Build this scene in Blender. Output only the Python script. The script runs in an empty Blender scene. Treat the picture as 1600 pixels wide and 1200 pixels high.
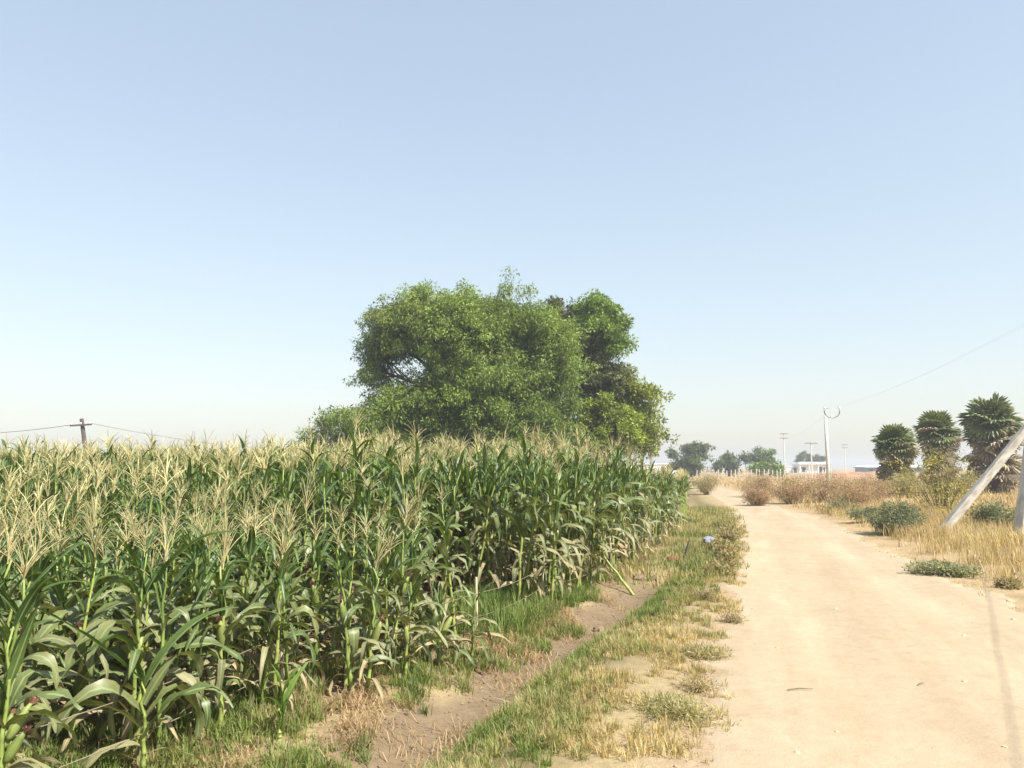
import bpy, math, random
import numpy as np
from mathutils import Vector, Matrix, Euler

rng = np.random.default_rng(7)
random.seed(7)
R = math.radians
sc = bpy.context.scene
COL = sc.collection

# ------------------------------------------------------------------ camera
cam = bpy.data.cameras.new('camera')
cam.sensor_width = 36.0
cam.lens = 28.26
cam.clip_start = 0.05
cam.clip_end = 6000
co = bpy.data.objects.new('camera', cam)
co.location = (0, 0, 1.7)
co.rotation_euler = (R(90 + 5.909), 0, 0)
COL.objects.link(co)
sc.camera = co

# ------------------------------------------------------------------ sky, sun, exposure
SUN_AZ = R(130)     # clockwise from +Y (view direction): right and a little behind
SUN_EL = R(50)
w = bpy.data.worlds.new('World')
sc.world = w
w.use_nodes = True
nt = w.node_tree
nt.nodes.clear()
sky = nt.nodes.new('ShaderNodeTexSky')
sky.sky_type = 'NISHITA'
sky.sun_disc = False
sky.sun_elevation = SUN_EL
sky.sun_rotation = SUN_AZ
sky.altitude = 0
sky.air_density = 1.3
sky.dust_density = 1.4
sky.ozone_density = 2.5
bg = nt.nodes.new('ShaderNodeBackground')
bg.inputs['Strength'].default_value = 0.142
wo = nt.nodes.new('ShaderNodeOutputWorld')
pale = nt.nodes.new('ShaderNodeGamma')      # tone curve on the sky colour flattens its gradient: a washed-out, even sky
pale.inputs['Gamma'].default_value = 0.51
nt.links.new(sky.outputs[0], pale.inputs['Color'])
nt.links.new(pale.outputs[0], bg.inputs[0])
nt.links.new(bg.outputs[0], wo.inputs[0])

sl = bpy.data.lights.new('sun', 'SUN')
sl.energy = 3.3
sl.angle = R(0.53)
sl.color = (1.0, 0.95, 0.86)
so = bpy.data.objects.new('sun', sl)
sdir = Vector((math.sin(SUN_AZ) * math.cos(SUN_EL), math.cos(SUN_AZ) * math.cos(SUN_EL), math.sin(SUN_EL)))
so.rotation_euler = sdir.to_track_quat('Z', 'Y').to_euler()
so.location = (20, -10, 30)
COL.objects.link(so)

sc.view_settings.view_transform = 'Standard'
sc.view_settings.look = 'None'
sc.view_settings.gamma = 1
sc.view_settings.use_curve_mapping = False
sc.view_settings.exposure = 1.6
sc.cycles.max_bounces = 6
sc.cycles.diffuse_bounces = 3
sc.cycles.transmission_bounces = 4
sc.cycles.volume_bounces = 0

# ------------------------------------------------------------------ helpers
def tag(o, label=None, cat=None, group=None, kind=None):
    if label: o['label'] = label
    if cat: o['category'] = cat
    if group: o['group'] = group
    if kind: o['kind'] = kind
    return o

def link(name, me, parent=None, loc=(0, 0, 0), rot=(0, 0, 0), scale=(1, 1, 1)):
    o = bpy.data.objects.new(name, me)
    COL.objects.link(o)
    if parent is not None: o.parent = parent
    o.location = loc
    o.rotation_euler = rot
    o.scale = scale
    return o

def empty(name, loc=(0, 0, 0), rz=0.0, label=None, cat=None, group=None):
    o = link(name, None, None, loc, (0, 0, rz))
    o.empty_display_size = 0.1
    return tag(o, label, cat, group)

def npmesh(name, V, tris=None, quads=None, mat=None, smooth=False, attrs=None, colors=None):
    """Mesh straight from arrays; attrs: dict name -> per vertex float; colors: dict name -> (n,3)."""
    V = np.asarray(V, dtype=np.float32).reshape(-1, 3)
    loops, starts, n = [], [], 0
    if quads is not None and len(quads):
        q = np.asarray(quads, dtype=np.int32).reshape(-1, 4)
        loops.append(q.ravel()); starts.append(np.arange(len(q), dtype=np.int32) * 4); n = q.size
    if tris is not None and len(tris):
        t = np.asarray(tris, dtype=np.int32).reshape(-1, 3)
        loops.append(t.ravel()); starts.append(n + np.arange(len(t), dtype=np.int32) * 3)
    L = np.concatenate(loops); S = np.concatenate(starts)
    me = bpy.data.meshes.new(name)
    me.vertices.add(len(V)); me.vertices.foreach_set('co', V.ravel())
    me.loops.add(len(L)); me.loops.foreach_set('vertex_index', L)
    me.polygons.add(len(S)); me.polygons.foreach_set('loop_start', S)
    if smooth: me.polygons.foreach_set('use_smooth', np.ones(len(S), dtype=bool))
    for k, a in (attrs or {}).items():
        at = me.attributes.new(k, 'FLOAT', 'POINT')
        at.data.foreach_set('value', np.asarray(a, dtype=np.float32).ravel())
    for k, a in (colors or {}).items():
        a = np.asarray(a, dtype=np.float32).reshape(-1, 3)
        at = me.attributes.new(k, 'FLOAT_COLOR', 'POINT')
        at.data.foreach_set('color', np.c_[a, np.ones(len(a), np.float32)].astype(np.float32).ravel())
    me.update(calc_edges=True)
    if mat: me.materials.append(mat)
    return me

class MB:
    """collects simple solids into one mesh"""
    def __init__(s): s.v = []; s.f = []
    def box(s, c, d, rz=0.0, taper=1.0):
        b = len(s.v); cx, cy, cz = c; hx, hy, hz = d[0] / 2, d[1] / 2, d[2] / 2
        ca, sa = math.cos(rz), math.sin(rz)
        for z, k in ((-hz, 1.0), (hz, taper)):
            for x, y in ((-hx, -hy), (hx, -hy), (hx, hy), (-hx, hy)):
                x2, y2 = x * k, y * k
                s.v.append((cx + x2 * ca - y2 * sa, cy + x2 * sa + y2 * ca, cz + z))
        s.f += [(b + 3, b + 2, b + 1, b), (b + 4, b + 5, b + 6, b + 7)] + [(b + i, b + (i + 1) % 4, b + 4 + (i + 1) % 4, b + 4 + i) for i in range(4)]
        return s
    def tube(s, pts, radii, n=6, cap=True):
        pts = [Vector(p) for p in pts]
        if not hasattr(radii, '__len__'): radii = [radii] * len(pts)
        b = len(s.v); up = Vector((0.31, 0.77, 0.55))
        for i, p in enumerate(pts):
            t = (pts[min(i + 1, len(pts) - 1)] - pts[max(i - 1, 0)])
            if t.length < 1e-9: t = Vector((0, 0, 1))
            t.normalize()
            u = t.cross(up)
            if u.length < 1e-3: u = t.cross(Vector((1, 0, 0)))
            u.normalize(); v = t.cross(u)
            for k in range(n):
                a = 2 * math.pi * k / n
                s.v.append(tuple(p + (u * math.cos(a) + v * math.sin(a)) * radii[i]))
        for i in range(len(pts) - 1):
            for k in range(n):
                k2 = (k + 1) % n
                s.f.append((b + i * n + k, b + i * n + k2, b + (i + 1) * n + k2, b + (i + 1) * n + k))
        if cap:
            s.f.append(tuple(b + k for k in reversed(range(n))))
            e = b + (len(pts) - 1) * n
            s.f.append(tuple(e + k for k in range(n)))
        return s
    def mesh(s, name, mat, smooth=False):
        me = bpy.data.meshes.new(name)
        me.from_pydata(s.v, [], s.f); me.update()
        if smooth: me.polygons.foreach_set('use_smooth', [True] * len(me.polygons))
        if mat: me.materials.append(mat)
        return me
    def build(s, name, mat, parent=None, loc=(0, 0, 0), rot=(0, 0, 0), smooth=False):
        return link(name, s.mesh(name, mat, smooth), parent, loc, rot)

def smooth01(a, b, x):
    t = np.clip((np.asarray(x, float) - a) / (b - a), 0, 1)
    return t * t * (3 - 2 * t)

def vnoise(x, y, s=1.0, seed=0):
    """cheap smooth noise from summed sines, about -1..1"""
    x = np.asarray(x, float) / s; y = np.asarray(y, float) / s
    r = np.random.default_rng(100 + seed); o = 0
    for i in range(6):
        a = r.uniform(0, 6.28); f = r.uniform(0.6, 2.2); p = r.uniform(0, 6.28)
        o = o + np.sin((x * math.cos(a) + y * math.sin(a)) * f * 2.2 + p + 1.3 * np.sin((y * math.cos(a) - x * math.sin(a)) * f + p))
    return o / 3.2

# ------------------------------------------------------------------ the lay of the land (metres, camera at 0,0)
RL = np.array([(-30, -9.0), (-6, -1.9), (0, -0.35), (4.77, 0.98), (6.0, 1.34), (8.2, 1.98), (11.0, 2.85), (15.6, 4.27), (21.8, 6.07), (31, 8.35), (39.4, 10.2), (54, 12.9), (68, 14.6), (90, 14), (140, 9), (400, -20)])
RR = np.array([(-30, -4.0), (-6, 3.3), (0, 4.5), (5, 5.3), (9.6, 6.15), (11.8, 6.6), (14.1, 7.05), (18.2, 8.1), (22.9, 9.35), (27.8, 10.5), (33.4, 11.2), (38, 12.2), (54, 15.4), (72, 18.2), (90, 18.2), (140, 13.5), (400, -15)])
CE = np.array([(-8, -6.0), (2.0, -3.0), (3.5, -2.5), (4.77, -2.05), (6.09, -1.3), (6.92, -0.9), (7.62, -0.55), (10.2, 0.42), (11.84, 1.3), (17.4, 3.15), (24.1, 5.25), (31, 6.7), (40, 8.6), (60, 11.8), (80, 12.5), (140, 7), (200, -2), (400, -24)])
DC = np.array([(-8, -4.4), (2.0, -1.75), (3.5, -1.2), (4.87, -0.74), (6.25, -0.3), (7.9, 0.36), (9.9, 1.22), (11.4, 1.76), (15, 3.1), (24, 5.6), (60, 12.4)])
def fx(T, y): return np.interp(y, T[:, 0], T[:, 1])
def roadL(y): return fx(RL, y)
def roadR(y): return fx(RR, y)
def cornE(y): return fx(CE, y)
def ditch(y): return fx(DC, y)

def H(x, y):
    x = np.asarray(x, float); y = np.asarray(y, float)
    dn = np.exp(-np.clip(y, 0, None) / 40.0)
    z = 0.02 * vnoise(x, y, 2.3, 1) * dn + 0.008 * vnoise(x, y, 0.5, 2) * dn
    inroad = smooth01(-0.35, 0.25, np.minimum(x - roadL(y), roadR(y) - x))
    z = z * (1 - 0.8 * inroad)
    dd = (x - ditch(y)) * 0.92
    z = z - 0.15 * np.exp(-(dd / 0.36) ** 2) * smooth01(14, 10.5, y)
    z = z + 0.05 * np.exp(-((dd - 0.85) / 0.4) ** 2) * smooth01(22, 15, y)
    z = z + 0.06 * smooth01(0.15, -0.25, x - cornE(y)) * (1 + 0.35 * vnoise(x, y, 0.45, 3))
    # wheel tracks, barely pressed
    c = 0.5 * (roadL(y) + roadR(y))
    for off in (-0.85, 0.75):
        z = z - 0.026 * np.exp(-((x - c - off) / 0.26) ** 2) * dn
    # right verge: rough bank of the fallow field
    b = smooth01(0.0, 1.6, x - roadR(y))
    z = z + b * (0.10 + 0.06 * vnoise(x, y, 1.8, 4)) * dn
    return z
def Hf(x, y): return float(H(x, y))

# ------------------------------------------------------------------ materials
def nodes_of(name):
    m = bpy.data.materials.new(name); m.use_nodes = True
    n = m.node_tree; n.nodes.clear()
    out = n.nodes.new('ShaderNodeOutputMaterial')
    return m, n, out

def N(n, t, **kw):
    x = n.nodes.new(t)
    for k, v in kw.items(): setattr(x, k, v)
    return x

def math_(n, op, a, b=None):
    m = N(n, 'ShaderNodeMath', operation=op)
    for i, v in enumerate((a, b)):
        if v is None: continue
        if isinstance(v, (int, float)): m.inputs[i].default_value = v
        else: n.links.new(v, m.inputs[i])
    return m.outputs[0]

def mixc(n, fac, a, b, blend='MIX'):
    m = N(n, 'ShaderNodeMix', data_type='RGBA', blend_type=blend)
    for k, v in ((0, fac), (6, a), (7, b)):
        if isinstance(v, (int, float)): m.inputs[k].default_value = v
        elif isinstance(v, tuple): m.inputs[k].default_value = (*v, 1)
        else: n.links.new(v, m.inputs[k])
    return m.outputs[2]

def noise(n, scale, detail=4, rough=0.55, coord=None):
    t = N(n, 'ShaderNodeTexNoise'); t.inputs['Scale'].default_value = scale
    t.inputs['Detail'].default_value = detail; t.inputs['Roughness'].default_value = rough
    if coord: n.links.new(coord, t.inputs['Vector'])
    return t.outputs['Fac']

def ramp(n, fac, lo, hi):
    r = N(n, 'ShaderNodeMapRange'); n.links.new(fac, r.inputs[0])
    r.inputs[1].default_value = lo; r.inputs[2].default_value = hi
    return r.outputs[0]

def leaf_mat(name, c1, c2, rib=None, transl=0.3, rough=0.5, tcol=None, spec=0.4, speck=0.0):
    """two-tone leaf with light coming through; c1..c2 by object random and the 'rnd' attribute"""
    m, n, out = nodes_of(name)
    oi = N(n, 'ShaderNodeObjectInfo')
    at = N(n, 'ShaderNodeAttribute', attribute_name='rnd')
    f = math_(n, 'FRACT', math_(n, 'ADD', oi.outputs['Random'], at.outputs['Fac']))
    col = mixc(n, f, c1, c2)
    geo = N(n, 'ShaderNodeNewGeometry')
    nz = noise(n, 9.0, 3, 0.6, geo.outputs['Position'])
    col = mixc(n, 0.55, col, mixc(n, ramp(n, nz, 0.3, 0.72), (0.45, 0.45, 0.45), (1.25, 1.2, 1.1)), 'MULTIPLY')
    if speck:
        sp = noise(n, 38.0, 2, 0.6, geo.outputs['Position'])
        col = mixc(n, math_(n, 'MULTIPLY', ramp(n, sp, 0.6, 0.72), speck), col, (0.26, 0.2, 0.09))
    if rib:
        ra = N(n, 'ShaderNodeAttribute', attribute_name='rib')
        col = mixc(n, ramp(n, ra.outputs['Fac'], 0.22, 0.06), col, rib)
    p = N(n, 'ShaderNodeBsdfPrincipled')
    n.links.new(col, p.inputs['Base Color'])
    p.inputs['Roughness'].default_value = rough
    p.inputs['Specular IOR Level'].default_value = spec
    t = N(n, 'ShaderNodeBsdfTranslucent')
    n.links.new(mixc(n, 1.0, col, tcol or (1.3, 1.25, 0.55), 'MULTIPLY'), t.inputs['Color'])
    mx = N(n, 'ShaderNodeMixShader'); mx.inputs[0].default_value = transl
    n.links.new(p.outputs[0], mx.inputs[1]); n.links.new(t.outputs[0], mx.inputs[2])
    n.links.new(mx.outputs[0], out.inputs[0])
    return m

def vcol_leaf_mat(name, transl=0.3, rough=0.55):
    m, n, out = nodes_of(name)
    at = N(n, 'ShaderNodeAttribute', attribute_name='tint')
    p = N(n, 'ShaderNodeBsdfPrincipled'); n.links.new(at.outputs['Color'], p.inputs['Base Color'])
    p.inputs['Roughness'].default_value = rough; p.inputs['Specular IOR Level'].default_value = 0.3
    t = N(n, 'ShaderNodeBsdfTranslucent')
    n.links.new(mixc(n, 1.0, at.outputs['Color'], (1.3, 1.25, 0.6), 'MULTIPLY'), t.inputs['Color'])
    mx = N(n, 'ShaderNodeMixShader'); mx.inputs[0].default_value = transl
    n.links.new(p.outputs[0], mx.inputs[1]); n.links.new(t.outputs[0], mx.inputs[2])
    n.links.new(mx.outputs[0], out.inputs[0])
    return m

def plain_mat(name, c1, c2, scale=6.0, rough=0.8, bump=0.0, metallic=0.0, stretch=None):
    m, n, out = nodes_of(name)
    tc = N(n, 'ShaderNodeTexCoord'); v = tc.outputs['Object']
    if stretch:
        mp = N(n, 'ShaderNodeMapping'); mp.inputs['Scale'].default_value = stretch
        n.links.new(v, mp.inputs[0]); v = mp.outputs[0]
    nz = noise(n, scale, 5, 0.62, v)
    p = N(n, 'ShaderNodeBsdfPrincipled')
    n.links.new(mixc(n, ramp(n, nz, 0.3, 0.7), c1, c2), p.inputs['Base Color'])
    p.inputs['Roughness'].default_value = rough; p.inputs['Metallic'].default_value = metallic
    if bump:
        b = N(n, 'ShaderNodeBump'); b.inputs['Strength'].default_value = bump; b.inputs['Distance'].default_value = 0.02
        n.links.new(nz, b.inputs['Height']); n.links.new(b.outputs[0], p.inputs['Normal'])
    n.links.new(p.outputs[0], out.inputs[0])
    return m

def ground_mat(name):
    m, n, out = nodes_of(name)
    at = N(n, 'ShaderNodeAttribute', attribute_name='tint')
    geo = N(n, 'ShaderNodeNewGeometry'); P = geo.outputs['Position']
    n1 = noise(n, 1.1, 6, 0.6, P); n2 = noise(n, 14.0, 5, 0.65, P); n3 = noise(n, 90.0, 3, 0.7, P)
    col = mixc(n, 0.8, at.outputs['Color'], mixc(n, ramp(n, n1, 0.3, 0.7), (0.8, 0.78, 0.74), (1.1, 1.1, 1.1)), 'MULTIPLY')
    col = mixc(n, 0.7, col, mixc(n, ramp(n, n2, 0.3, 0.7), (0.72, 0.7, 0.68), (1.12, 1.12, 1.12)), 'MULTIPLY')
    col = mixc(n, 0.6, col, mixc(n, ramp(n, n3, 0.3, 0.75), (0.7, 0.68, 0.65), (1.15, 1.15, 1.15)), 'MULTIPLY')
    p = N(n, 'ShaderNodeBsdfPrincipled'); n.links.new(col, p.inputs['Base Color'])
    p.inputs['Roughness'].default_value = 0.95; p.inputs['Specular IOR Level'].default_value = 0.15
    b = N(n, 'ShaderNodeBump'); b.inputs['Strength'].default_value = 0.7; b.inputs['Distance'].default_value = 0.025
    h = math_(n, 'ADD', n2, math_(n, 'MULTIPLY', n3, 0.35))
    n.links.new(h, b.inputs['Height']); n.links.new(b.outputs[0], p.inputs['Normal'])
    n.links.new(p.outputs[0], out.inputs[0])
    return m

def road_mat():
    m, n, out = nodes_of('dusty_road')
    geo = N(n, 'ShaderNodeNewGeometry'); P = geo.outputs['Position']
    mp = N(n, 'ShaderNodeMapping', vector_type='TEXTURE'); mp.inputs['Rotation'].default_value = (0, 0, R(-17)); mp.inputs['Scale'].default_value = (0.45, 4.0, 1)
    n.links.new(P, mp.inputs[0])
    streak = noise(n, 1.0, 5, 0.6, mp.outputs[0])
    big = noise(n, 0.55, 4, 0.55, P); mid = noise(n, 6.0, 5, 0.6, P); fine = noise(n, 70.0, 3, 0.7, P)
    col = mixc(n, ramp(n, streak, 0.3, 0.7), (0.325, 0.257, 0.172), (0.395, 0.32, 0.225))
    tr = N(n, 'ShaderNodeAttribute', attribute_name='track')
    patch = noise(n, 1.6, 5, 0.65, mp.outputs[0])
    packed = math_(n, 'MULTIPLY', tr.outputs['Fac'], ramp(n, patch, 0.35, 0.6))
    col = mixc(n, math_(n, 'MULTIPLY', packed, 0.55), col, (0.42, 0.345, 0.245))          # packed, polished wheel tracks
    loose = math_(n, 'MULTIPLY', math_(n, 'SUBTRACT', 1.0, tr.outputs['Fac']), ramp(n, noise(n, 3.2, 6, 0.7, P), 0.52, 0.68))
    col = mixc(n, math_(n, 'MULTIPLY', loose, 0.5), col, (0.29, 0.22, 0.142))               # loose darker dust between them
    col = mixc(n, math_(n, 'MULTIPLY', ramp(n, big, 0.45, 0.75), 0.6), col, (0.315, 0.243, 0.16))
    col = mixc(n, 0.5, col, mixc(n, ramp(n, mid, 0.3, 0.7), (0.88, 0.87, 0.85), (1.06, 1.06, 1.06)), 'MULTIPLY')
    col = mixc(n, 0.5, col, mixc(n, ramp(n, fine, 0.3, 0.75), (0.84, 0.83, 0.8), (1.1, 1.1, 1.1)), 'MULTIPLY')
    p = N(n, 'ShaderNodeBsdfPrincipled'); n.links.new(col, p.inputs['Base Color'])
    p.inputs['Roughness'].default_value = 1.0; p.inputs['Specular IOR Level'].default_value = 0.1
    b = N(n, 'ShaderNodeBump'); b.inputs['Strength'].default_value = 0.55; b.inputs['Distance'].default_value = 0.025
    n.links.new(math_(n, 'ADD', mid, math_(n, 'MULTIPLY', fine, 0.25)), b.inputs['Height']); n.links.new(b.outputs[0], p.inputs['Normal'])
    n.links.new(p.outputs[0], out.inputs[0])
    return m

M = {}
RIB = (0.22, 0.29, 0.13)
M['leaf_up'] = leaf_mat('corn_leaf_upper', (0.048, 0.098, 0.024), (0.115, 0.17, 0.042), RIB, 0.3, 0.42, spec=0.45)
M['leaf_mid'] = leaf_mat('corn_leaf_middle', (0.085, 0.132, 0.038), (0.20, 0.215, 0.09), RIB, 0.26, 0.45, spec=0.5, speck=0.35)
M['leaf_low'] = leaf_mat('corn_leaf_lower', (0.13, 0.165, 0.075), (0.28, 0.265, 0.14), (0.30, 0.30, 0.16), 0.22, 0.6, speck=0.6)
M['leaf_dry'] = leaf_mat('corn_leaf_dry', (0.24, 0.195, 0.105), (0.42, 0.35, 0.2), (0.42, 0.36, 0.22), 0.2, 0.75, (1.1, 1.0, 0.75))
M['stalk'] = leaf_mat('corn_stalk', (0.17, 0.24, 0.055), (0.32, 0.38, 0.10), None, 0.05, 0.5)
M['tassel'] = leaf_mat('corn_tassel', (0.40, 0.38, 0.17), (0.64, 0.57, 0.31), None, 0.25, 0.7, (1.1, 1.05, 0.7))
M['husk'] = leaf_mat('corn_husk', (0.17, 0.235, 0.06), (0.28, 0.32, 0.10), None, 0.1, 0.5)
M['silk'] = plain_mat('corn_silk', (0.08, 0.034, 0.022), (0.19, 0.09, 0.05), 60, 0.8)
M['seed_leaf'] = leaf_mat('young_leaf', (0.14, 0.24, 0.05), (0.2, 0.3, 0.075), (0.3, 0.36, 0.14), 0.3, 0.5)
M['tint_leaf'] = vcol_leaf_mat('foliage', 0.34)
M['tint_grass'] = vcol_leaf_mat('grass_blades', 0.3, 0.65)
M['ground'] = ground_mat('earth')
M['road'] = road_mat()
M['bark'] = plain_mat('bark', (0.05, 0.035, 0.025), (0.13, 0.1, 0.075), 9, 0.95, 0.6, stretch=(3, 3, 0.6))
M['twig'] = plain_mat('twig', (0.10, 0.07, 0.04), (0.24, 0.17, 0.10), 20, 0.9)
M['concrete'] = plain_mat('weathered_concrete', (0.27, 0.24, 0.2), (0.62, 0.58, 0.51), 6, 0.95, 0.5, stretch=(1.5, 1.5, 0.5))
M['pale_pole'] = plain_mat('pale_pole', (0.5, 0.46, 0.4), (0.68, 0.64, 0.56), 4, 0.9)
M['steel'] = plain_mat('galvanised_steel', (0.16, 0.16, 0.17), (0.28, 0.28, 0.3), 14, 0.5, 0, 0.6)
M['dark_wood'] = plain_mat('dark_pole', (0.06, 0.045, 0.035), (0.13, 0.1, 0.08), 8, 0.9)
M['cable'] = plain_mat('cable', (0.10, 0.10, 0.11), (0.16, 0.16, 0.17), 5, 0.6)
M['porcelain'] = plain_mat('insulator', (0.55, 0.55, 0.56), (0.7, 0.7, 0.7), 8, 0.3)
M['cord'] = plain_mat('cord', (0.15, 0.125, 0.085), (0.26, 0.22, 0.15), 40, 0.9)
M['stick'] = plain_mat('stick', (0.38, 0.33, 0.2), (0.56, 0.5, 0.34), 25, 0.9, 0.3, stretch=(1, 1, 0.2))
M['white_wall'] = plain_mat('limewash', (0.74, 0.73, 0.70), (0.82, 0.81, 0.79), 1.2, 0.9)
M['roof_sheet'] = plain_mat('roof_sheet', (0.13, 0.17, 0.18), (0.2, 0.24, 0.25), 2, 0.5)
M['white_roof'] = plain_mat('white_roof', (0.76, 0.77, 0.79), (0.84, 0.84, 0.85), 2, 0.6)
M['opening'] = plain_mat('dark_opening', (0.03, 0.03, 0.03), (0.06, 0.055, 0.05), 2, 0.7)
M['palm_green'] = leaf_mat('palm_green', (0.09, 0.135, 0.045), (0.23, 0.26, 0.11), None, 0.24, 0.5)
M['palm_dry'] = leaf_mat('palm_dry', (0.17, 0.13, 0.09), (0.45, 0.39, 0.25), None, 0.12, 0.8, (1, 0.95, 0.8))
M['palm_trunk'] = plain_mat('palm_trunk', (0.05, 0.04, 0.035), (0.12, 0.1, 0.08), 10, 0.95, 0.5)
M['red_soil'] = plain_mat('red_soil', (0.21, 0.11, 0.065), (0.32, 0.19, 0.11), 0.8, 0.95, 0.5)
M['fence_post'] = plain_mat('stone_post', (0.42, 0.34, 0.25), (0.6, 0.52, 0.4), 3, 0.9)
M['plastic'] = plain_mat('pale_plastic', (0.13, 0.145, 0.19), (0.21, 0.225, 0.28), 9, 0.75, 0.5)
M['red_clod'] = plain_mat('red_clod', (0.14, 0.05, 0.03), (0.26, 0.11, 0.07), 20, 0.95, 0.5)
M['clod'] = plain_mat('mud_clod', (0.13, 0.09, 0.055), (0.22, 0.16, 0.1), 20, 0.95, 0.5)
M['black_stick'] = plain_mat('charred_stick', (0.02, 0.02, 0.022), (0.05, 0.05, 0.055), 20, 0.8)
M['pebble'] = plain_mat('pebble', (0.4, 0.3, 0.19), (0.56, 0.45, 0.3), 30, 0.9)

# ------------------------------------------------------------------ ground sheet
def axis(lo, hi, a, b, d, g):
    """lines with spacing d between a and b, growing by g outside"""
    c = list(np.arange(a, b + 1e-6, d)); s = d; x = c[-1]
    while x < hi:
        s *= g; x += s; c.append(min(x, hi))
    s = d; x = c[0]
    while x > lo:
        s *= g; x -= s; c.insert(0, max(x, lo))
    return np.array(c)
gx = axis(-900, 900, -4.5, 8, 0.12, 1.08)
gy = axis(-60, 1500, 2.6, 14, 0.13, 1.05)
GX, GY = np.meshgrid(gx, gy)
GZ = H(GX, GY)
def mixv(a, b, t): return a * (1 - t[..., None]) + np.array(b) * t[..., None]
def ground_tint(X, Y):
    wob = 0.28 * vnoise(X, Y, 0.8, 11) + 0.12 * vnoise(X, Y, 0.22, 12)
    c = np.zeros(X.shape + (3,)) + np.array((0.36, 0.265, 0.15))                       # dry fallow field
    c = mixv(c, (0.40, 0.29, 0.16), smooth01(-0.2, 0.6, vnoise(X, Y, 6, 13)) * 0.6)
    left = smooth01(0.25, -0.1, X - roadL(Y) + wob)
    c = mixv(c, (0.33, 0.265, 0.15), left)                                               # dry verge
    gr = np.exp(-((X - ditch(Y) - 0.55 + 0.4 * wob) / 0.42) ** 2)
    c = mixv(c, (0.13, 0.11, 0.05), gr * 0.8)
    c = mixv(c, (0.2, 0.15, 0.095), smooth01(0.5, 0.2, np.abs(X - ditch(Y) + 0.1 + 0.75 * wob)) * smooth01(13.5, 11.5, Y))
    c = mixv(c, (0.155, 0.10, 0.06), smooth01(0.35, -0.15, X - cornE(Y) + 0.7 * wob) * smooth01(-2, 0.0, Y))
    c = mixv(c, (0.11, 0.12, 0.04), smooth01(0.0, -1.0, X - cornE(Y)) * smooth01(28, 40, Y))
    rd = np.minimum(X - roadL(Y), roadR(Y) - X) + 0.6 * wob
    c = mixv(c, (0.37, 0.285, 0.185), smooth01(-0.45, 0.1, rd))
    # dust thrown over the right verge
    c = mixv(c, (0.40, 0.30, 0.18), smooth01(1.5, 0.3, X - roadR(Y) + wob) * smooth01(-0.3, 0.1, X - roadR(Y)) * smooth01(26, 14, Y) * 0.85)
    return c
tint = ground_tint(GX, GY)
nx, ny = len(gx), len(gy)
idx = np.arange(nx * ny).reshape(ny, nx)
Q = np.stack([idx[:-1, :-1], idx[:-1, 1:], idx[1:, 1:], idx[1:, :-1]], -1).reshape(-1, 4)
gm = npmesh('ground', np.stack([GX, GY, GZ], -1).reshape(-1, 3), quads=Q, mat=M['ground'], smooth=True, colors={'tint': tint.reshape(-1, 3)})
tag(link('ground', gm), kind='structure')

# ------------------------------------------------------------------ the dirt road, a strip 4 mm above the earth with a wandering edge
ry = axis(-40, 395, -2, 24, 0.13, 1.05)
nc = 36
t = np.linspace(0, 1, nc)
YY = np.repeat(ry[:, None], nc, 1)
eL = roadL(ry) + 0.10 * vnoise(ry * 1.0, ry * 0, 0.5, 21) + 0.07 * vnoise(ry, ry * 0 + 3, 0.16, 22)
eR = roadR(ry) + 0.16 * vnoise(ry * 1.0, ry * 0 + 9, 0.6, 23) + 0.08 * vnoise(ry, ry * 0 + 5, 0.16, 24)
XX = eL[:, None] * (1 - t) + eR[:, None] * t
ZZ = H(XX, YY) + 0.006
ZZ[:, 0] -= 0.03; ZZ[:, -1] -= 0.03
cc_ = 0.5 * (roadL(ry) + roadR(ry))[:, None]
wv = 0.12 * vnoise(YY, YY * 0, 4.0, 25)
track = np.clip(sum(np.exp(-((XX - cc_ - wv - o_) / w_) ** 2) * a_ for o_, w_, a_ in ((-0.85, 0.26, 1.0), (0.75, 0.26, 1.0), (-1.35, 0.16, 0.5), (1.5, 0.2, 0.5))), 0, 1).ravel()
idx = np.arange(XX.size).reshape(XX.shape)
Q = np.stack([idx[:-1, :-1], idx[:-1, 1:], idx[1:, 1:], idx[1:, :-1]], -1).reshape(-1, 4)
rm = npmesh('dirt_road', np.stack([XX, YY, ZZ], -1).reshape(-1, 3), quads=Q, mat=M['road'], smooth=True, attrs={'track': track})
tag(link('dirt_road', rm), kind='structure')

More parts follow.
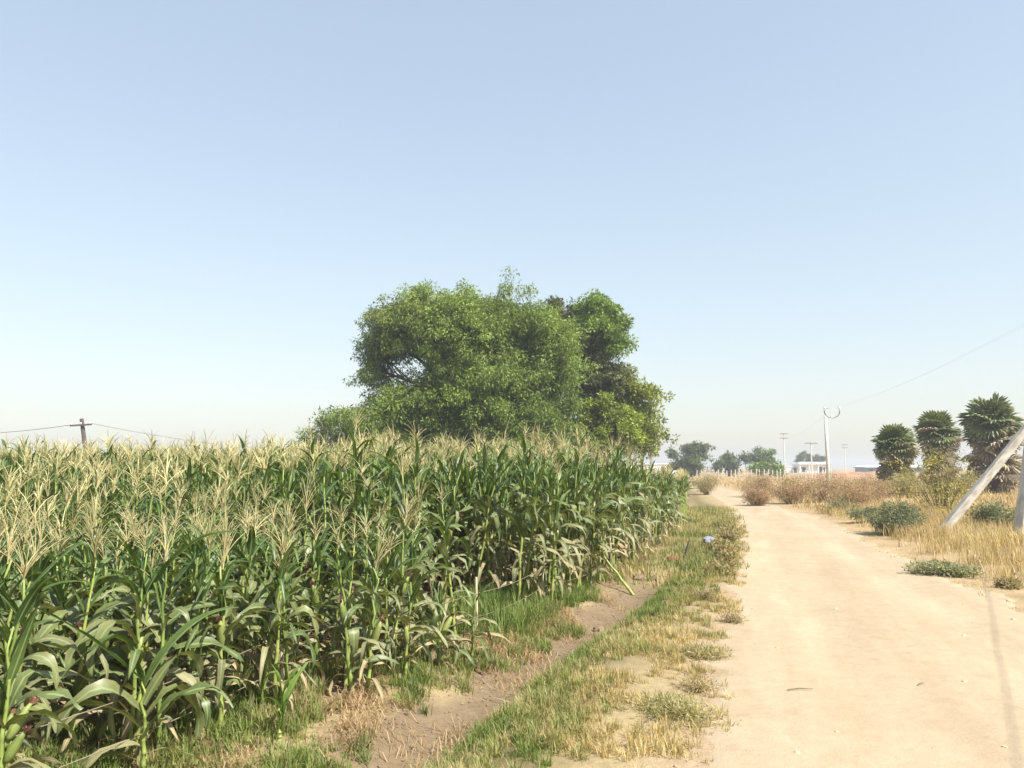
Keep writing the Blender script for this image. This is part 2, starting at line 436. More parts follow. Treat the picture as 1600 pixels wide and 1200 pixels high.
# ------------------------------------------------------------------ corn: leaf, stalk, tassel and ear shapes
def leaf_arrays(L, W, th0, droop, p, kink, tk, twist, fold, wave, segs, r):
    """a corn leaf growing from the origin towards +X; returns verts, quads, rib"""
    ts = np.linspace(0, 1, segs + 1)
    th = th0 + droop * ts ** p + kink * smooth01(tk - 0.07, tk + 0.07, ts)
    ds = L / segs
    tm = 0.5 * (th[1:] + th[:-1])
    x = np.concatenate([[0], np.cumsum(np.sin(tm) * ds)]); z = np.concatenate([[0], np.cumsum(np.cos(tm) * ds)])
    side = r.normal(0, 0.05) * L * ts ** 2
    wd = W * np.minimum(1, 0.5 + 2.6 * ts) * np.clip(1 - ts ** 2.3, 0, 1) ** 0.9 + 0.002
    tw = twist * ts
    nxn, nzn = -np.cos(th), np.sin(th)
    ph = r.uniform(0, 6.28)
    V = np.zeros((segs + 1, 3, 3)); rib = np.zeros((segs + 1, 3))
    for k, sgn in enumerate((-1, 0, 1)):
        if sgn == 0:
            V[:, k] = np.stack([x, side, z], -1)
        else:
            hw = 0.5 * wd
            wv = wave * W * np.sin(ts * 17 + ph + (1.6 if sgn > 0 else 0)) * np.clip(ts * 4, 0, 1)
            up = fold * hw + wv
            cy = sgn * hw * np.cos(tw); cn = sgn * hw * np.sin(tw) + up
            V[:, k] = np.stack([x + nxn * cn, side + cy, z + nzn * cn], -1)
            rib[:, k] = 1
    idx = np.arange((segs + 1) * 3).reshape(segs + 1, 3)
    Q = np.stack([idx[:-1, :-1], idx[:-1, 1:], idx[1:, 1:], idx[1:, :-1]], -1).reshape(-1, 4)
    return V.reshape(-1, 3), Q, rib.ravel()

def leaf_param(kind, r):
    u = r.uniform
    if kind == 'up':
        d = dict(L=u(0.45, 0.68), W=u(0.065, 0.092), th0=u(0.12, 0.6), droop=u(0.3, 1.9), p=u(1.2, 2.2), kink=0, tk=0.5, twist=u(-0.6, 0.6), fold=u(0.3, 0.6), wave=u(0.03, 0.1))
        if u(0, 1) < 0.3: d['kink'] = u(1.2, 1.9); d['tk'] = u(0.4, 0.65)
    elif kind == 'mid':
        d = dict(L=u(0.5, 0.8), W=u(0.075, 0.105), th0=u(0.35, 0.95), droop=u(1.2, 2.4), p=u(0.9, 1.8), kink=0, tk=0.5, twist=u(-1.5, 1.5), fold=u(0.1, 0.45), wave=u(0.08, 0.2))
        if u(0, 1) < 0.4: d['kink'] = u(0.8, 1.5); d['tk'] = u(0.3, 0.55)
    else:
        d = dict(L=u(0.45, 0.7), W=u(0.05, 0.08), th0=u(0.6, 1.1), droop=u(1.3, 2.1), p=u(0.6, 1.3), kink=0, tk=0.4, twist=u(-1.8, 1.8), fold=u(0.0, 0.5), wave=u(0.08, 0.22))
        if u(0, 1) < 0.5: d['kink'] = u(0.5, 1.2); d['tk'] = u(0.15, 0.4)
    d['r'] = r
    return d

LEAF = {}
for kind, n_, mat in (('up', 16, 'leaf_up'), ('mid', 20, 'leaf_mid'), ('low', 16, 'leaf_low'), ('dry', 12, 'leaf_dry'), ('seed', 5, 'seed_leaf')):
    LEAF[kind] = []
    for i in range(n_):
        V, Qd, rb = leaf_arrays(segs=11, **leaf_param({'dry': 'low', 'seed': 'up'}.get(kind, kind), rng))
        LEAF[kind].append(npmesh('corn_leaf', V, quads=Qd, mat=M[mat], smooth=True, attrs={'rib': rb}))

def tassel_arrays(r, nb=None, flat=False):
    """central spike plus arching side branches; thin three-sided or flat strips"""
    nb = nb or int(r.integers(8, 18))
    op, lop = r.uniform(0.6, 1.5), r.normal(0, 0.12)
    Vs, Ts, base = [], [], 0
    for i in range(nb + 1):
        if i == 0: L, th0, dr = r.uniform(0.26, 0.42), 0.0, lop * 2
        else: L, th0, dr = r.uniform(0.17, 0.36), r.uniform(0.15, 0.75) * op, r.uniform(0.2, 1.4) * op
        az = r.uniform(0, 6.28); z0 = 0 if i == 0 else r.uniform(0.0, 0.13)
        sg = 3 if flat else 4
        ts = np.linspace(0, 1, sg + 1); th = th0 + dr * ts ** 1.4
        tm = 0.5 * (th[1:] + th[:-1])
        h = np.concatenate([[0], np.cumsum(np.sin(tm) * L / sg)]); z = z0 + np.concatenate([[0], np.cumsum(np.cos(tm) * L / sg)])
        wd = (0.006 if i == 0 else 0.005) * (1 - 0.6 * ts)
        if flat: wd = wd * 1.5
        c = np.stack([h * math.cos(az), h * math.sin(az), z], -1)
        k = 2 if flat else 3
        a0 = r.uniform(0, 6.28)
        ring = []
        for j in range(k):
            a = a0 + 2 * math.pi * j / k
            ring.append(c + np.stack([wd * math.cos(a), wd * math.sin(a), 0 * wd], -1))
        ring = np.stack(ring, 1)
        Vs.append(ring.reshape(-1, 3))
        idx = base + np.arange((sg + 1) * k).reshape(sg + 1, k)
        for j in range(k if k > 2 else 1):
            j2 = (j + 1) % k
            Ts.append(np.stack([idx[:-1, j], idx[:-1, j2], idx[1:, j2], idx[1:, j]], -1))
        base += (sg + 1) * k
    return np.concatenate(Vs), np.concatenate(Ts)
TASSEL = []
for i in range(24):
    V, Qd = tassel_arrays(rng)
    TASSEL.append(npmesh('tassel', V, quads=Qd, mat=M['tassel']))

def stalk_mesh(seed):
    r = np.random.default_rng(seed); pts, rad = [], []
    nn = 8
    for i in range(nn + 1):
        t_ = i / nn
        j = (r.normal(0, 0.008), r.normal(0, 0.008))
        rr = 0.019 * (1 - 0.72 * t_)
        pts.append((j[0] * t_ * 2, j[1] * t_ * 2, t_)); rad.append(rr)
        if i < nn:
            pts.append((j[0] * t_ * 2, j[1] * t_ * 2, t_ + 0.012)); rad.append(rr * 1.25)
            pts.append((j[0] * t_ * 2, j[1] * t_ * 2, t_ + 0.03)); rad.append(rr * 0.95)
    return MB().tube(pts, rad, 5).mesh('stalk', M['stalk'], True)
STALK = [stalk_mesh(40 + i) for i in range(4)]

def ear_meshes():
    out = []
    for i in range(4):
        r = np.random.default_rng(60 + i)
        L = r.uniform(0.17, 0.24)
        ts = [0, 0.1, 0.3, 0.55, 0.8, 1.0]; rd = [0.012, 0.022, 0.031, 0.030, 0.021, 0.009]
        husk = MB().tube([(0.015 * t_ * t_, 0, t_ * L) for t_ in ts], rd, 7).mesh('ear', M['husk'], True)
        s = MB()
        for k in range(9):
            a = r.uniform(0, 6.28); o = r.uniform(0.01, 0.032)
            s.tube([(0.013 + 0.004 * math.cos(a), 0.004 * math.sin(a), L - 0.015), (0.015 + o * math.cos(a) * 0.8, o * math.sin(a) * 0.8, L + 0.03), (0.015 + o * 1.2 * math.cos(a), o * 1.2 * math.sin(a), L + r.uniform(0.0, 0.045))], [0.006, 0.006, 0.002], 3, False)
        silk = s.mesh('silk', M['silk'])
        out.append((husk, silk))
    return out
EAR = ear_meshes()

def corn_plan(h, r, dryness=0.0):
    """leaf list of one plant: kind, height, azimuth, scale (h is the stalk height to the tassel base)"""
    n_ = int(round(9.5 + h * 5.2 + r.normal(0, 0.8)))
    az = r.uniform(0, 6.28); out = []
    for i in range(n_):
        f = i / max(1, n_ - 1)
        z = h * (0.06 + 0.85 * f ** 0.9)
        kd = 'dry' if f < 0.07 + 0.14 * r.uniform() + dryness else ('low' if f < 0.36 + dryness + r.normal(0, 0.05) else ('mid' if f < 0.68 else 'up'))
        s = (0.75 + 0.35 * math.sin(math.pi * min(1, f * 1.15) ** 0.8)) * r.uniform(0.85, 1.15) * min(0.9, 0.47 + 0.21 * h)
        out.append((kd, z, az + (i % 2) * math.pi + r.normal(0, 0.65), s))
    for i in range(int(r.integers(2, 6))):          # torn and twisted extra blades in the lower half
        out.append(('low' if r.uniform() < 0.6 else 'mid', h * r.uniform(0.12, 0.62), r.uniform(0, 6.28), r.uniform(0.5, 0.85)))
    return out

def corn_plant(x, y, h, label, group=None, r=rng, lean=None, tassel=True, ears=None, dryness=0.0, name='corn_plant', plan=None):
    root = empty(name, (x, y, Hf(x, y) - 0.01), 0, label, 'corn plant', group)
    if lean is None: lean = (r.normal(0, 0.07), r.normal(0, 0.07))
    root.rotation_euler = (lean[0], lean[1], r.uniform(0, 6.28) if abs(lean[0]) + abs(lean[1]) < 0.25 else 0)
    st = STALK[int(r.integers(len(STALK)))]
    k = 0.8 + 0.15 * h
    link('stalk', st, root, scale=(k, k, h))
    for kd, z, az, s in (plan or corn_plan(h, r, dryness)):
        lib = LEAF[kd]
        link('leaf', lib[int(r.integers(len(lib)))], root, (0.006 * math.cos(az), 0.006 * math.sin(az), z), (r.normal(0, 0.12), r.normal(0, 0.1), az), (s, s * r.uniform(0.9, 1.2), s))
    if tassel:
        s = r.uniform(0.68, 1.0)
        link('tassel', TASSEL[int(r.integers(len(TASSEL)))], root, (0, 0, h - 0.02), (r.normal(0, 0.1), r.normal(0, 0.1), r.uniform(0, 6.28)), (s, s, s * r.uniform(0.9, 1.1)))
    for e in range(ears if ears is not None else int(r.uniform() < 0.62)):
        hm, sm = EAR[int(r.integers(4))]
        a = r.uniform(0, 6.28); s = r.uniform(0.7, 1.0)
        ea = link('ear', hm, root, (0.015 * math.cos(a), 0.015 * math.sin(a), h * r.uniform(0.36, 0.52)), (0, r.uniform(0.2, 0.5), a), (s, s, s))
        link('silk', sm, ea)
    return root

def corn_height(x, y):
    """stalk height: stunted near rows, tall middle, lower again towards the far end by the road"""
    x = np.asarray(x, float); y = np.asarray(y, float)
    g_ = smooth01(-5.0, -1.5, x)
    tall = smooth01(7.6, 9.4, y + 0.35 * vnoise(x, y, 1.5, 31)) * g_ + smooth01(6.5, 14.0, y) * (1 - g_)
    h = 1.06 + 0.72 * tall
    e = smooth01(0.08, 0.14, x / np.maximum(y, 0.1))
    h = h - e * 0.47 * smooth01(13, 23, y)
    h = h - 0.25 * smooth01(30, 40, y)
    return h

# positions: rows that follow the field edge
plants = []
y = 2.2
for k in range(0, 58):
    y = 2.0 + 0.1 * (k % 2)
    while y < 30:
        step = 0.185 if y < 16 else 0.30
        yy = y + rng.normal(0, 0.05)
        xx = float(cornE(yy)) - 0.12 - 0.54 * k + rng.normal(0, 0.05)
        y += step
        if xx < -0.72 * yy - 2.2: continue
        if math.hypot(xx, yy) < 3.4: continue
        if k == 0 and (rng.uniform() < 0.2 or 4.1 < yy < 4.8 or abs(yy - 8.8) < 0.75): continue
        if k == 1 and (rng.uniform() < 0.1 or yy < 3.3): continue
        if rng.uniform() < 0.05: continue
        # a gap of weedy grass cut into the edge
        if k <= 1 and 8.3 < yy < 9.6: continue
        plants.append((k, xx, yy))
special = [
    # x, y, height, keyword args, label
    (-2.02, 4.6, 0.52, dict(tassel=False, ears=0), 'stunted corn plant with broad upright dark leaves and no tassel at field corner'),
    (-2.27, 3.72, 0.98, dict(ears=3, tassel=False), 'corn plant with three red-silked ears at the bottom left corner'),
    (-2.66, 4.45, 1.13, dict(ears=1), 'short corn plant with wide straw tassel nearest the left edge of view'),
    (-2.22, 4.95, 0.98, dict(ears=2), 'thin corn plant with narrow tassel behind the stunted dark-leaved plant'),
    (-1.18, 6.15, 1.12, dict(ears=2), 'corn plant standing forward at the field edge with bare pale lower stalks'),
    (-1.08, 6.22, 0.95, dict(ears=1, dryness=0.1), 'slim companion stalk right against the forward edge plant'),
    (-0.86, 6.65, 0.78, dict(ears=1, tassel=False, dryness=0.15), 'low corn plant with a bright red silk tuft above the straw heap'),
    (-0.62, 7.1, 0.62, dict(ears=1, tassel=False, dryness=0.3), 'short drying corn plant on green grass just left of the ditch'),
    (-0.36, 7.35, 0.58, dict(ears=0, tassel=False, dryness=0.4), 'thin half-bare corn stalk with curled dry leaves nearest the ditch'),
    (0.47, 9.95, 1.62, dict(ears=1), 'tall corn plant with thick yellow-green bare stem at edge of straw patch'),
]
score = sorted(((math.hypot(x_, y_) * (1 + 0.30 * k), i) for i, (k, x_, y_) in enumerate(plants)))
single = set(i for _, i in score[:286])
GA = 'short tasselled corn plants massed in the left foreground'
GB = 'tall corn plants in the wall of the field mid-picture'
GC = 'shorter corn plants at the far end beside the road'
ORD = ['first', 'second', 'third', 'fourth', 'fifth', 'sixth', 'seventh', 'eighth', 'ninth', 'tenth', 'eleventh', 'twelfth', 'thirteenth', 'fourteenth', 'fifteenth', 'sixteenth', 'seventeenth', 'eighteenth', 'nineteenth']
def ordinal(n_):
    if n_ < 20: return ORD[n_ - 1]
    t_, u_ = divmod(n_, 10)
    tens = {2: 'twent', 3: 'thirt', 4: 'fort', 5: 'fift', 6: 'sixt', 7: 'sevent', 8: 'eight', 9: 'ninet'}[t_]
    return tens + 'ieth' if u_ == 0 else tens + 'y-' + ORD[u_ - 1]
rank = {}
for row in (0, 1):
    for j, i in enumerate(sorted((i for i, q in enumerate(plants) if q[0] == row), key=lambda i: plants[i][2])): rank[i] = j + 1
for i in sorted(single):
    k, x_, y_ = plants[i]
    h = float(corn_height(x_, y_)) * rng.normal(1, 0.07)
    if y_ < 8.4 and h < 1.45: lab, gp = 'short corn plant in the crowded rows of the left foreground', GA
    elif y_ < 15: lab, gp = 'tall corn plant in the dense green wall below the big trees', GB
    else: lab, gp = 'shorter corn plant at the far end of the field beside the dirt road', GC
    size = 'short' if h < 1.35 else 'tall'
    if i in rank: lab = '%s corn plant, %s from the near end of the %s row' % (size, ordinal(rank[i]), ('outermost', 'second')[k])
    corn_plant(x_, y_, h, lab, gp, dryness=0.03 * (k == 0), tassel=rng.uniform() < 0.86)
for x_, y_, h, kw, lab in special:
    if 'stunted' in lab:
        pl = []
        for j in range(11):
            f = j / 10
            pl.append((['low', 'mid', 'mid', 'up'][min(3, int(f * 4))], 0.08 + h * 0.85 * f, (j % 2) * math.pi + 0.2 + rng.normal(0, 0.35), 0.75 + 0.35 * f))
        kw['plan'] = pl; kw['lean'] = (0.02, 0.04)
    corn_plant(x_, y_, h, lab, **kw)
# the young corn plant alone in the grass
sd = empty('young_corn_plant', (-1.45, 5.22, Hf(-1.45, 5.22) - 0.01), 0.4, 'small bright green young corn plant alone in the grass before the field', 'corn plant')
link('stalk', STALK[0], sd, scale=(1.0, 1.0, 0.22))
for j in range(8):
    s = 0.5 + 0.14 * j / 7
    link('leaf', LEAF['seed'][j % 5], sd, (0, 0, 0.05 + 0.028 * j), (rng.normal(0, 0.1), -0.25, (j % 2) * math.pi + rng.normal(0, 0.5)), (s, s * 1.3, s))
# the broken plant leaning over the path
bk = empty('broken_corn_plant', (1.72, 11.6, Hf(1.72, 11.6)), 0, 'broken pale corn stalk leaning left with wilted leaves at the ditch end', 'corn plant')
bk.rotation_euler = (R(-12), R(-36), 0)
link('stalk', STALK[1], bk, scale=(1.35, 1.35, 1.0))
for j in range(6):
    link('leaf', LEAF['low' if j % 3 else 'dry'][j], bk, (0, 0, 0.38 + 0.12 * j), (0, 0.1, (j % 2) * math.pi + rng.normal(0, 0.5)), (0.85, 0.85, 0.85))

# the rest of the field, one mass of stalks, leaves and tassels
def rot_xyz(V, rx, ryy, rz, s, off):
    m = np.array(Euler((rx, ryy, rz)).to_matrix())
    return (V * s) @ m.T + np.array(off)
def build_mass(items, detail):
    """items: (x, y, h); returns one object made of leaves, stalks and tassels with their materials"""
    kinds = ['leaf_up', 'leaf_mid', 'leaf_low', 'leaf_dry', 'stalk', 'tassel']
    libs = {k: [leaf_arrays(segs=6 if detail > 1 else 4, **leaf_param({'leaf_up': 'up', 'leaf_mid': 'mid'}.get(k, 'low'), rng)) for _ in range(24)] for k in kinds[:4]}
    tl = [tassel_arrays(rng, nb=12 if detail > 1 else 8, flat=True) for _ in range(16)]
    Vs, Qs, Rb, Rn, Mi = [], [], [], [], []
    base = 0
    def add(V, Qd, rb, rn, mi):
        nonlocal base
        Vs.append(V); Qs.append(Qd + base); Rb.append(rb); Rn.append(np.full(len(V), rn)); Mi.append(np.full(len(Qd), mi)); base += len(V)
    sq = np.array([(-1, -1), (1, -1), (0, 1.2)])
    for x_, y_, h in items:
        z0 = Hf(x_, y_) if y_ < 30 else 0.0
        top = 0.95 * h
        for kd, z, az, s in corn_plan(h, rng):
            if detail == 1 and z < 0.72 * h: continue
            if detail == 2 and z < (0.62 if y_ > 13 else 0.33) * h: continue
            k = 'leaf_' + kd
            V, Qd, rb = libs[k][int(rng.integers(24))]
            add(rot_xyz(V, rng.normal(0, 0.1), rng.normal(0, 0.1), az, s * (1.0 if detail > 1 else 1.25), (x_, y_, z0 + z)), Qd, rb, rng.uniform(), kinds.index(k))
        zb = 0 if detail > 1 else h * 0.55
        P = np.concatenate([np.c_[sq * 0.014 + (x_, y_), np.full(3, z0 + zb)], np.c_[sq * 0.005 + (x_, y_), np.full(3, z0 + h)]])
        add(P, np.array([(0, 1, 4, 3), (1, 2, 5, 4), (2, 0, 3, 5)]), np.ones(6), rng.uniform(), 4)
        if detail > 1 and rng.uniform() < 0.1: continue
        V, Qd = tl[int(rng.integers(16))]
        add(rot_xyz(V, rng.normal(0, 0.1), rng.normal(0, 0.1), rng.uniform(0, 6.28), rng.uniform(0.68, 1.0) * (1 if detail > 1 else 1.25), (x_, y_, z0 + h - 0.03)), Qd, np.ones(len(V)), rng.uniform(), 5)
    me = npmesh('corn_mass', np.concatenate(Vs), quads=np.concatenate(Qs), smooth=True, attrs={'rib': np.concatenate(Rb), 'rnd': np.concatenate(Rn)})
    for k in kinds: me.materials.append(M[k])
    me.polygons.foreach_set('material_index', np.concatenate(Mi).astype(np.int32))
    return me
rest = [(x_, y_, float(corn_height(x_, y_)) * rng.normal(1, 0.07)) for i, (k, x_, y_) in enumerate(plants) if i not in single]
tag(link('corn_field', build_mass(rest, 2)), 'dense mass of tasselled corn filling the field behind the front rows', 'corn field', kind='stuff')
far = []
yy = 30.0
while yy < 78:
    xe = float(cornE(yy)); x_ = xe - rng.uniform(0, 0.5)
    while x_ > -0.72 * yy - 3:
        far.append((x_, yy + rng.normal(0, 0.25), float(corn_height(x_, yy)) * rng.normal(1, 0.07)))
        x_ -= 0.62 + 0.012 * (yy - 30) + rng.uniform(0, 0.2)
    yy += 1.0 + 0.03 * (yy - 30)
tag(link('far_corn_field', build_mass(far, 1)), 'distant pale tops of the corn field running back to the trees', 'corn field', kind='stuff')

# ------------------------------------------------------------------ grass: real blades, one mass per kind
def blades(name, X, Y, L, W, cols, lean=0.5, seg2=True, label='', cat='grass', zoff=-0.01, flat=0.0, tuft=0):
    if tuft:                                    # gather the blades in tufts that splay outwards
        nt_ = max(1, len(X) // tuft)
        own = rng.integers(0, nt_, len(X)); ox, oy = rng.normal(0, 1, (2, len(X))) * 0.22 * np.mean(L)
        big = rng.uniform(0.55, 1.45, nt_)[own]
        X = X[:nt_][own] + ox; Y = Y[:nt_][own] + oy; L = L * big
        cols = cols[own] * 0.75 + cols * 0.25
    n_ = len(X)
    Z = H(X, Y) + zoff
    az = rng.uniform(0, 6.283, n_)
    if tuft: az = np.arctan2(oy, ox) + rng.normal(0, 0.9, n_)
    ln = np.abs(rng.normal(0, lean, n_)) + 0.12 + flat
    L = L * rng.uniform(0.6, 1.3, n_); W = W * rng.uniform(0.7, 1.3, n_)
    dx, dy = np.cos(az), np.sin(az)
    px_, py_ = -dy, dx
    c0 = np.stack([X, Y, Z], -1)
    a1, a2 = ln * 0.6, ln * 1.5
    m = c0 + np.stack([dx * np.sin(a1), dy * np.sin(a1), np.cos(a1)], -1) * (0.55 * L)[:, None]
    e = m + np.stack([dx * np.sin(a2), dy * np.sin(a2), np.cos(a2)], -1) * (0.5 * L)[:, None]
    sd_ = np.stack([px_, py_, np.zeros(n_)], -1) * (W * 0.5)[:, None]
    V = np.stack([c0 - sd_, c0 + sd_, m + sd_ * 0.8, m - sd_ * 0.8, e], 1)
    b = np.arange(n_) * 5
    Qd = np.stack([b, b + 1, b + 2, b + 3], -1); T = np.stack([b + 3, b + 2, b + 4], -1)
    cols = np.repeat(cols[:, None, :], 5, 1)
    me = npmesh(name, V.reshape(-1, 3), tris=T, quads=Qd, mat=M['tint_grass'], smooth=True, colors={'tint': cols.reshape(-1, 3)})
    return tag(link(name, me), label, cat, kind='stuff')

def pick(n_, y0, y1, fL, fR, dens, power=1.0):
    """n_ points between two x(y) borders; dens(x, y) is the keeping chance"""
    y_ = y0 + (y1 - y0) * rng.uniform(0, 1, n_) ** power
    l, r_ = fL(y_), fR(y_)
    x_ = l + (r_ - l) * rng.uniform(0, 1, n_)
    k = rng.uniform(0, 1, n_) < dens(x_, y_)
    return x_[k], y_[k]
def palette(n_, cs, x=None, y=None, sc_=0.6, jit=0.25):
    cs = np.array(cs); u = rng.uniform(0, 1, n_)
    if x is not None: u = np.clip(0.5 + 0.45 * vnoise(x, y, sc_, 51) + rng.normal(0, 0.22, n_), 0, 0.999)
    i = u * (len(cs) - 1); i0 = np.floor(i).astype(int); f = (i - i0)[:, None]
    c = cs[i0] * (1 - f) + cs[np.minimum(i0 + 1, len(cs) - 1)] * f
    return c * rng.uniform(1 - jit, 1 + jit, n_)[:, None]

GREEN = [(0.08, 0.13, 0.028), (0.13, 0.19, 0.04), (0.19, 0.24, 0.06), (0.28, 0.28, 0.10)]
STRAW = [(0.20, 0.20, 0.07), (0.36, 0.29, 0.13), (0.46, 0.36, 0.17), (0.55, 0.45, 0.25)]
RUST = [(0.33, 0.245, 0.125), (0.44, 0.33, 0.17), (0.54, 0.43, 0.245)]
# green strip right of the ditch
x_, y_ = pick(95000, 3.0, 15.5, lambda y: ditch(y) + 0.22, lambda y: ditch(y) + 1.15, lambda x, y: np.exp(-((x - ditch(y) - 0.5 + 0.16 * vnoise(x, y, 0.5, 62)) / 0.36) ** 2) * (0.65 + 0.5 * vnoise(x, y, 0.7, 41)), 1.5)
blades('green_grass', x_, y_, 0.085, 0.006, palette(len(x_), GREEN + [(0.38, 0.33, 0.16)], x_, y_, 0.5), 0.62, tuft=24, label='green grass strip along the road side of the ditch')
# grass left of the ditch, below the corn
x_, y_ = pick(122000, 3.2, 13.0, lambda y: cornE(y) - 1.1, lambda y: ditch(y) - 0.05, lambda x, y: smooth01(0.1, -0.25, x - ditch(y) + 0.12 + 0.32 * vnoise(x, y, 0.5, 61)) * smooth01(-0.6, 0.7, vnoise(x, y, 0.8, 42) + 0.5 * smooth01(0.5, -0.3, x - cornE(y)) + 0.05) * smooth01(-1.2, -0.4, x - cornE(y) + 0.1), 1.3)
blades('ditch_grass', x_, y_, 0.10, 0.0065, palette(len(x_), GREEN + [(0.34, 0.29, 0.14)], x_, y_, 0.45), 0.6, tuft=26, label='green weedy grass between the corn edge and the ditch')
# tall weeds in the edge gap
x_, y_ = pick(16000, 8.0, 10.4, lambda y: cornE(y) - 0.9, lambda y: cornE(y) + 0.35, lambda x, y: 0.6 + 0.4 * vnoise(x, y, 0.5, 43))
blades('tall_weeds', x_, y_, 0.2, 0.009, palette(len(x_), GREEN, x_, y_), 0.5, tuft=22, label='bright green tall weeds in the gap of the corn edge', cat='weeds')
# dry verge beside the road
x_, y_ = pick(150000, 3.2, 26, lambda y: ditch(y) + 0.5, lambda y: roadL(y) + 0.25, lambda x, y: smooth01(0.3, -0.55, x - roadL(y) + 0.35 * vnoise(x, y, 0.5, 44)) * smooth01(-0.55, 0.35, vnoise(x, y, 0.55, 45) + 0.25) * smooth01(0.45, 0.8, x - ditch(y)), 1.7)
blades('dry_verge_grass', x_, y_, 0.075, 0.0055, palette(len(x_), STRAW, x_, y_, 0.9), 0.8, tuft=18, label='straw-coloured dry grass on the verge left of the road')
# verge further on, half green
x_, y_ = pick(24000, 12, 34, lambda y: cornE(y) - 0.1, lambda y: roadL(y) + 0.3, lambda x, y: (0.55 + 0.4 * vnoise(x, y, 1.2, 46)) * smooth01(0.3, -0.6, x - roadL(y) + 0.5 * vnoise(x, y, 0.6, 56)))
blades('far_verge_grass', x_, y_, 0.17, 0.013, palette(len(x_), [(0.14, 0.17, 0.05), (0.26, 0.25, 0.09), (0.42, 0.34, 0.16)], x_, y_, 1.4), 0.5, label='mixed green and dry grass tapering between corn and road')
# straw litter on the ditch bank
x_, y_ = pick(30000, 3.6, 11.8, lambda y: ditch(y) - 0.9, lambda y: ditch(y) + 0.3, lambda x, y: (0.1 + 0.9 * smooth01(0.0, -0.35, x - ditch(y) + 0.15 + 0.3 * vnoise(x, y, 0.4, 63))) * np.clip(smooth01(-0.05, 0.55, vnoise(x, y, 0.9, 47)) + 1.2 * np.exp(-(((x + 0.85) / 0.28) ** 2 + ((y - 5.5) / 0.45) ** 2)) + 1.2 * np.exp(-(((x + 0.1) / 0.3) ** 2 + ((y - 8.1) / 0.7) ** 2)), 0, 1))
blades('straw_litter', x_, y_, 0.15, 0.006, palette(len(x_), [(0.24, 0.15, 0.08), (0.36, 0.25, 0.14), (0.48, 0.37, 0.22)]), 0.4, label='matted brown straw lying along the left ditch bank', cat='straw', flat=0.85, zoff=0.004)
# right verge, tall dry grass, and the fallow field behind
x_, y_ = pick(70000, 9, 30, lambda y: roadR(y) - 0.1, lambda y: roadR(y) + 7.5, lambda x, y: smooth01(0.35, 1.5, x - roadR(y) + 0.5 * vnoise(x, y, 0.9, 48)) * (0.6 + 0.35 * vnoise(x, y, 1.6, 49)))
blades('tall_dry_grass', x_, y_, 0.36, 0.011, palette(len(x_), RUST + [(0.5, 0.42, 0.22)], x_, y_, 1.5), 0.35, label='tall tan dry grass on the bank right of the road')
x_, y_ = pick(12000, 8, 22, lambda y: roadR(y) - 0.25, lambda y: roadR(y) + 2.2, lambda x, y: smooth01(0.0, 0.5, vnoise(x, y, 0.5, 50)))
blades('dusty_stubble', x_, y_, 0.07, 0.006, palette(len(x_), [(0.4, 0.34, 0.17), (0.5, 0.42, 0.24), (0.3, 0.3, 0.15)]), 0.8, label='short dusty stubble on the right road shoulder')
x_, y_ = pick(75000, 28, 130, lambda y: roadR(y) + 0.5, lambda y: 0.75 * y + 6, lambda x, y: 0.45 + 0.45 * vnoise(x, y, 3.5, 52), 1.6)
blades('fallow_grass', x_, y_, 0.30, 0.035, palette(len(x_), RUST, x_, y_, 4), 0.4, label='sparse orange-tan grass over the fallow field on the right', zoff=-0.03)

# crumbs of dry earth
def crumbs(name, X, Y, S, cols, label):
    n_ = len(X); o = np.array([(1, 0, 0), (-1, 0, 0), (0, 1, 0), (0, -1, 0), (0, 0, 0.8), (0, 0, -0.8)], float)
    V = o[None] * rng.uniform(0.6, 1.3, (n_, 6, 1)) * S[:, None, None]
    a = rng.uniform(0, 6.28, n_); c, s_ = np.cos(a)[:, None], np.sin(a)[:, None]
    V = np.stack([V[..., 0] * c - V[..., 1] * s_ + X[:, None], V[..., 0] * s_ + V[..., 1] * c + Y[:, None], V[..., 2] + (H(X, Y) + 0.3 * S)[:, None]], -1)
    f = np.array([(0, 2, 4), (2, 1, 4), (1, 3, 4), (3, 0, 4), (2, 0, 5), (1, 2, 5), (3, 1, 5), (0, 3, 5)])
    T = (f[None] + (np.arange(n_) * 6)[:, None, None]).reshape(-1, 3)
    me = npmesh(name, V.reshape(-1, 3), tris=T, mat=M['ground'], colors={'tint': np.repeat(cols[:, None], 6, 1).reshape(-1, 3)})
    return tag(link(name, me), label, 'soil', kind='stuff')
x_, y_ = pick(11000, 3.2, 13, lambda y: cornE(y) - 0.6, lambda y: ditch(y) + 0.35, lambda x, y: 0.25 + 0.75 * smooth01(-0.2, 0.5, vnoise(x, y, 0.4, 57)), 1.4)
crumbs('soil_crumbs', x_, y_, 0.004 + 0.014 * rng.uniform(0, 1, len(x_)) ** 4, palette(len(x_), [(0.2, 0.15, 0.095), (0.3, 0.23, 0.15)]), 'brown crumbs of dry earth strewn in the ditch')
x_, y_ = pick(2600, 3.4, 16, lambda y: roadL(y) - 0.2, lambda y: roadR(y) + 0.6, lambda x, y: 0.12 + 0.88 * smooth01(0.9, 0.1, np.minimum(x - roadL(y), roadR(y) - x)), 1.5)
crumbs('road_grit', x_, y_, 0.003 + 0.014 * rng.uniform(0, 1, len(x_)) ** 4, palette(len(x_), [(0.33, 0.25, 0.16), (0.45, 0.35, 0.23)]), 'tan grit scattered along the edges of the road')

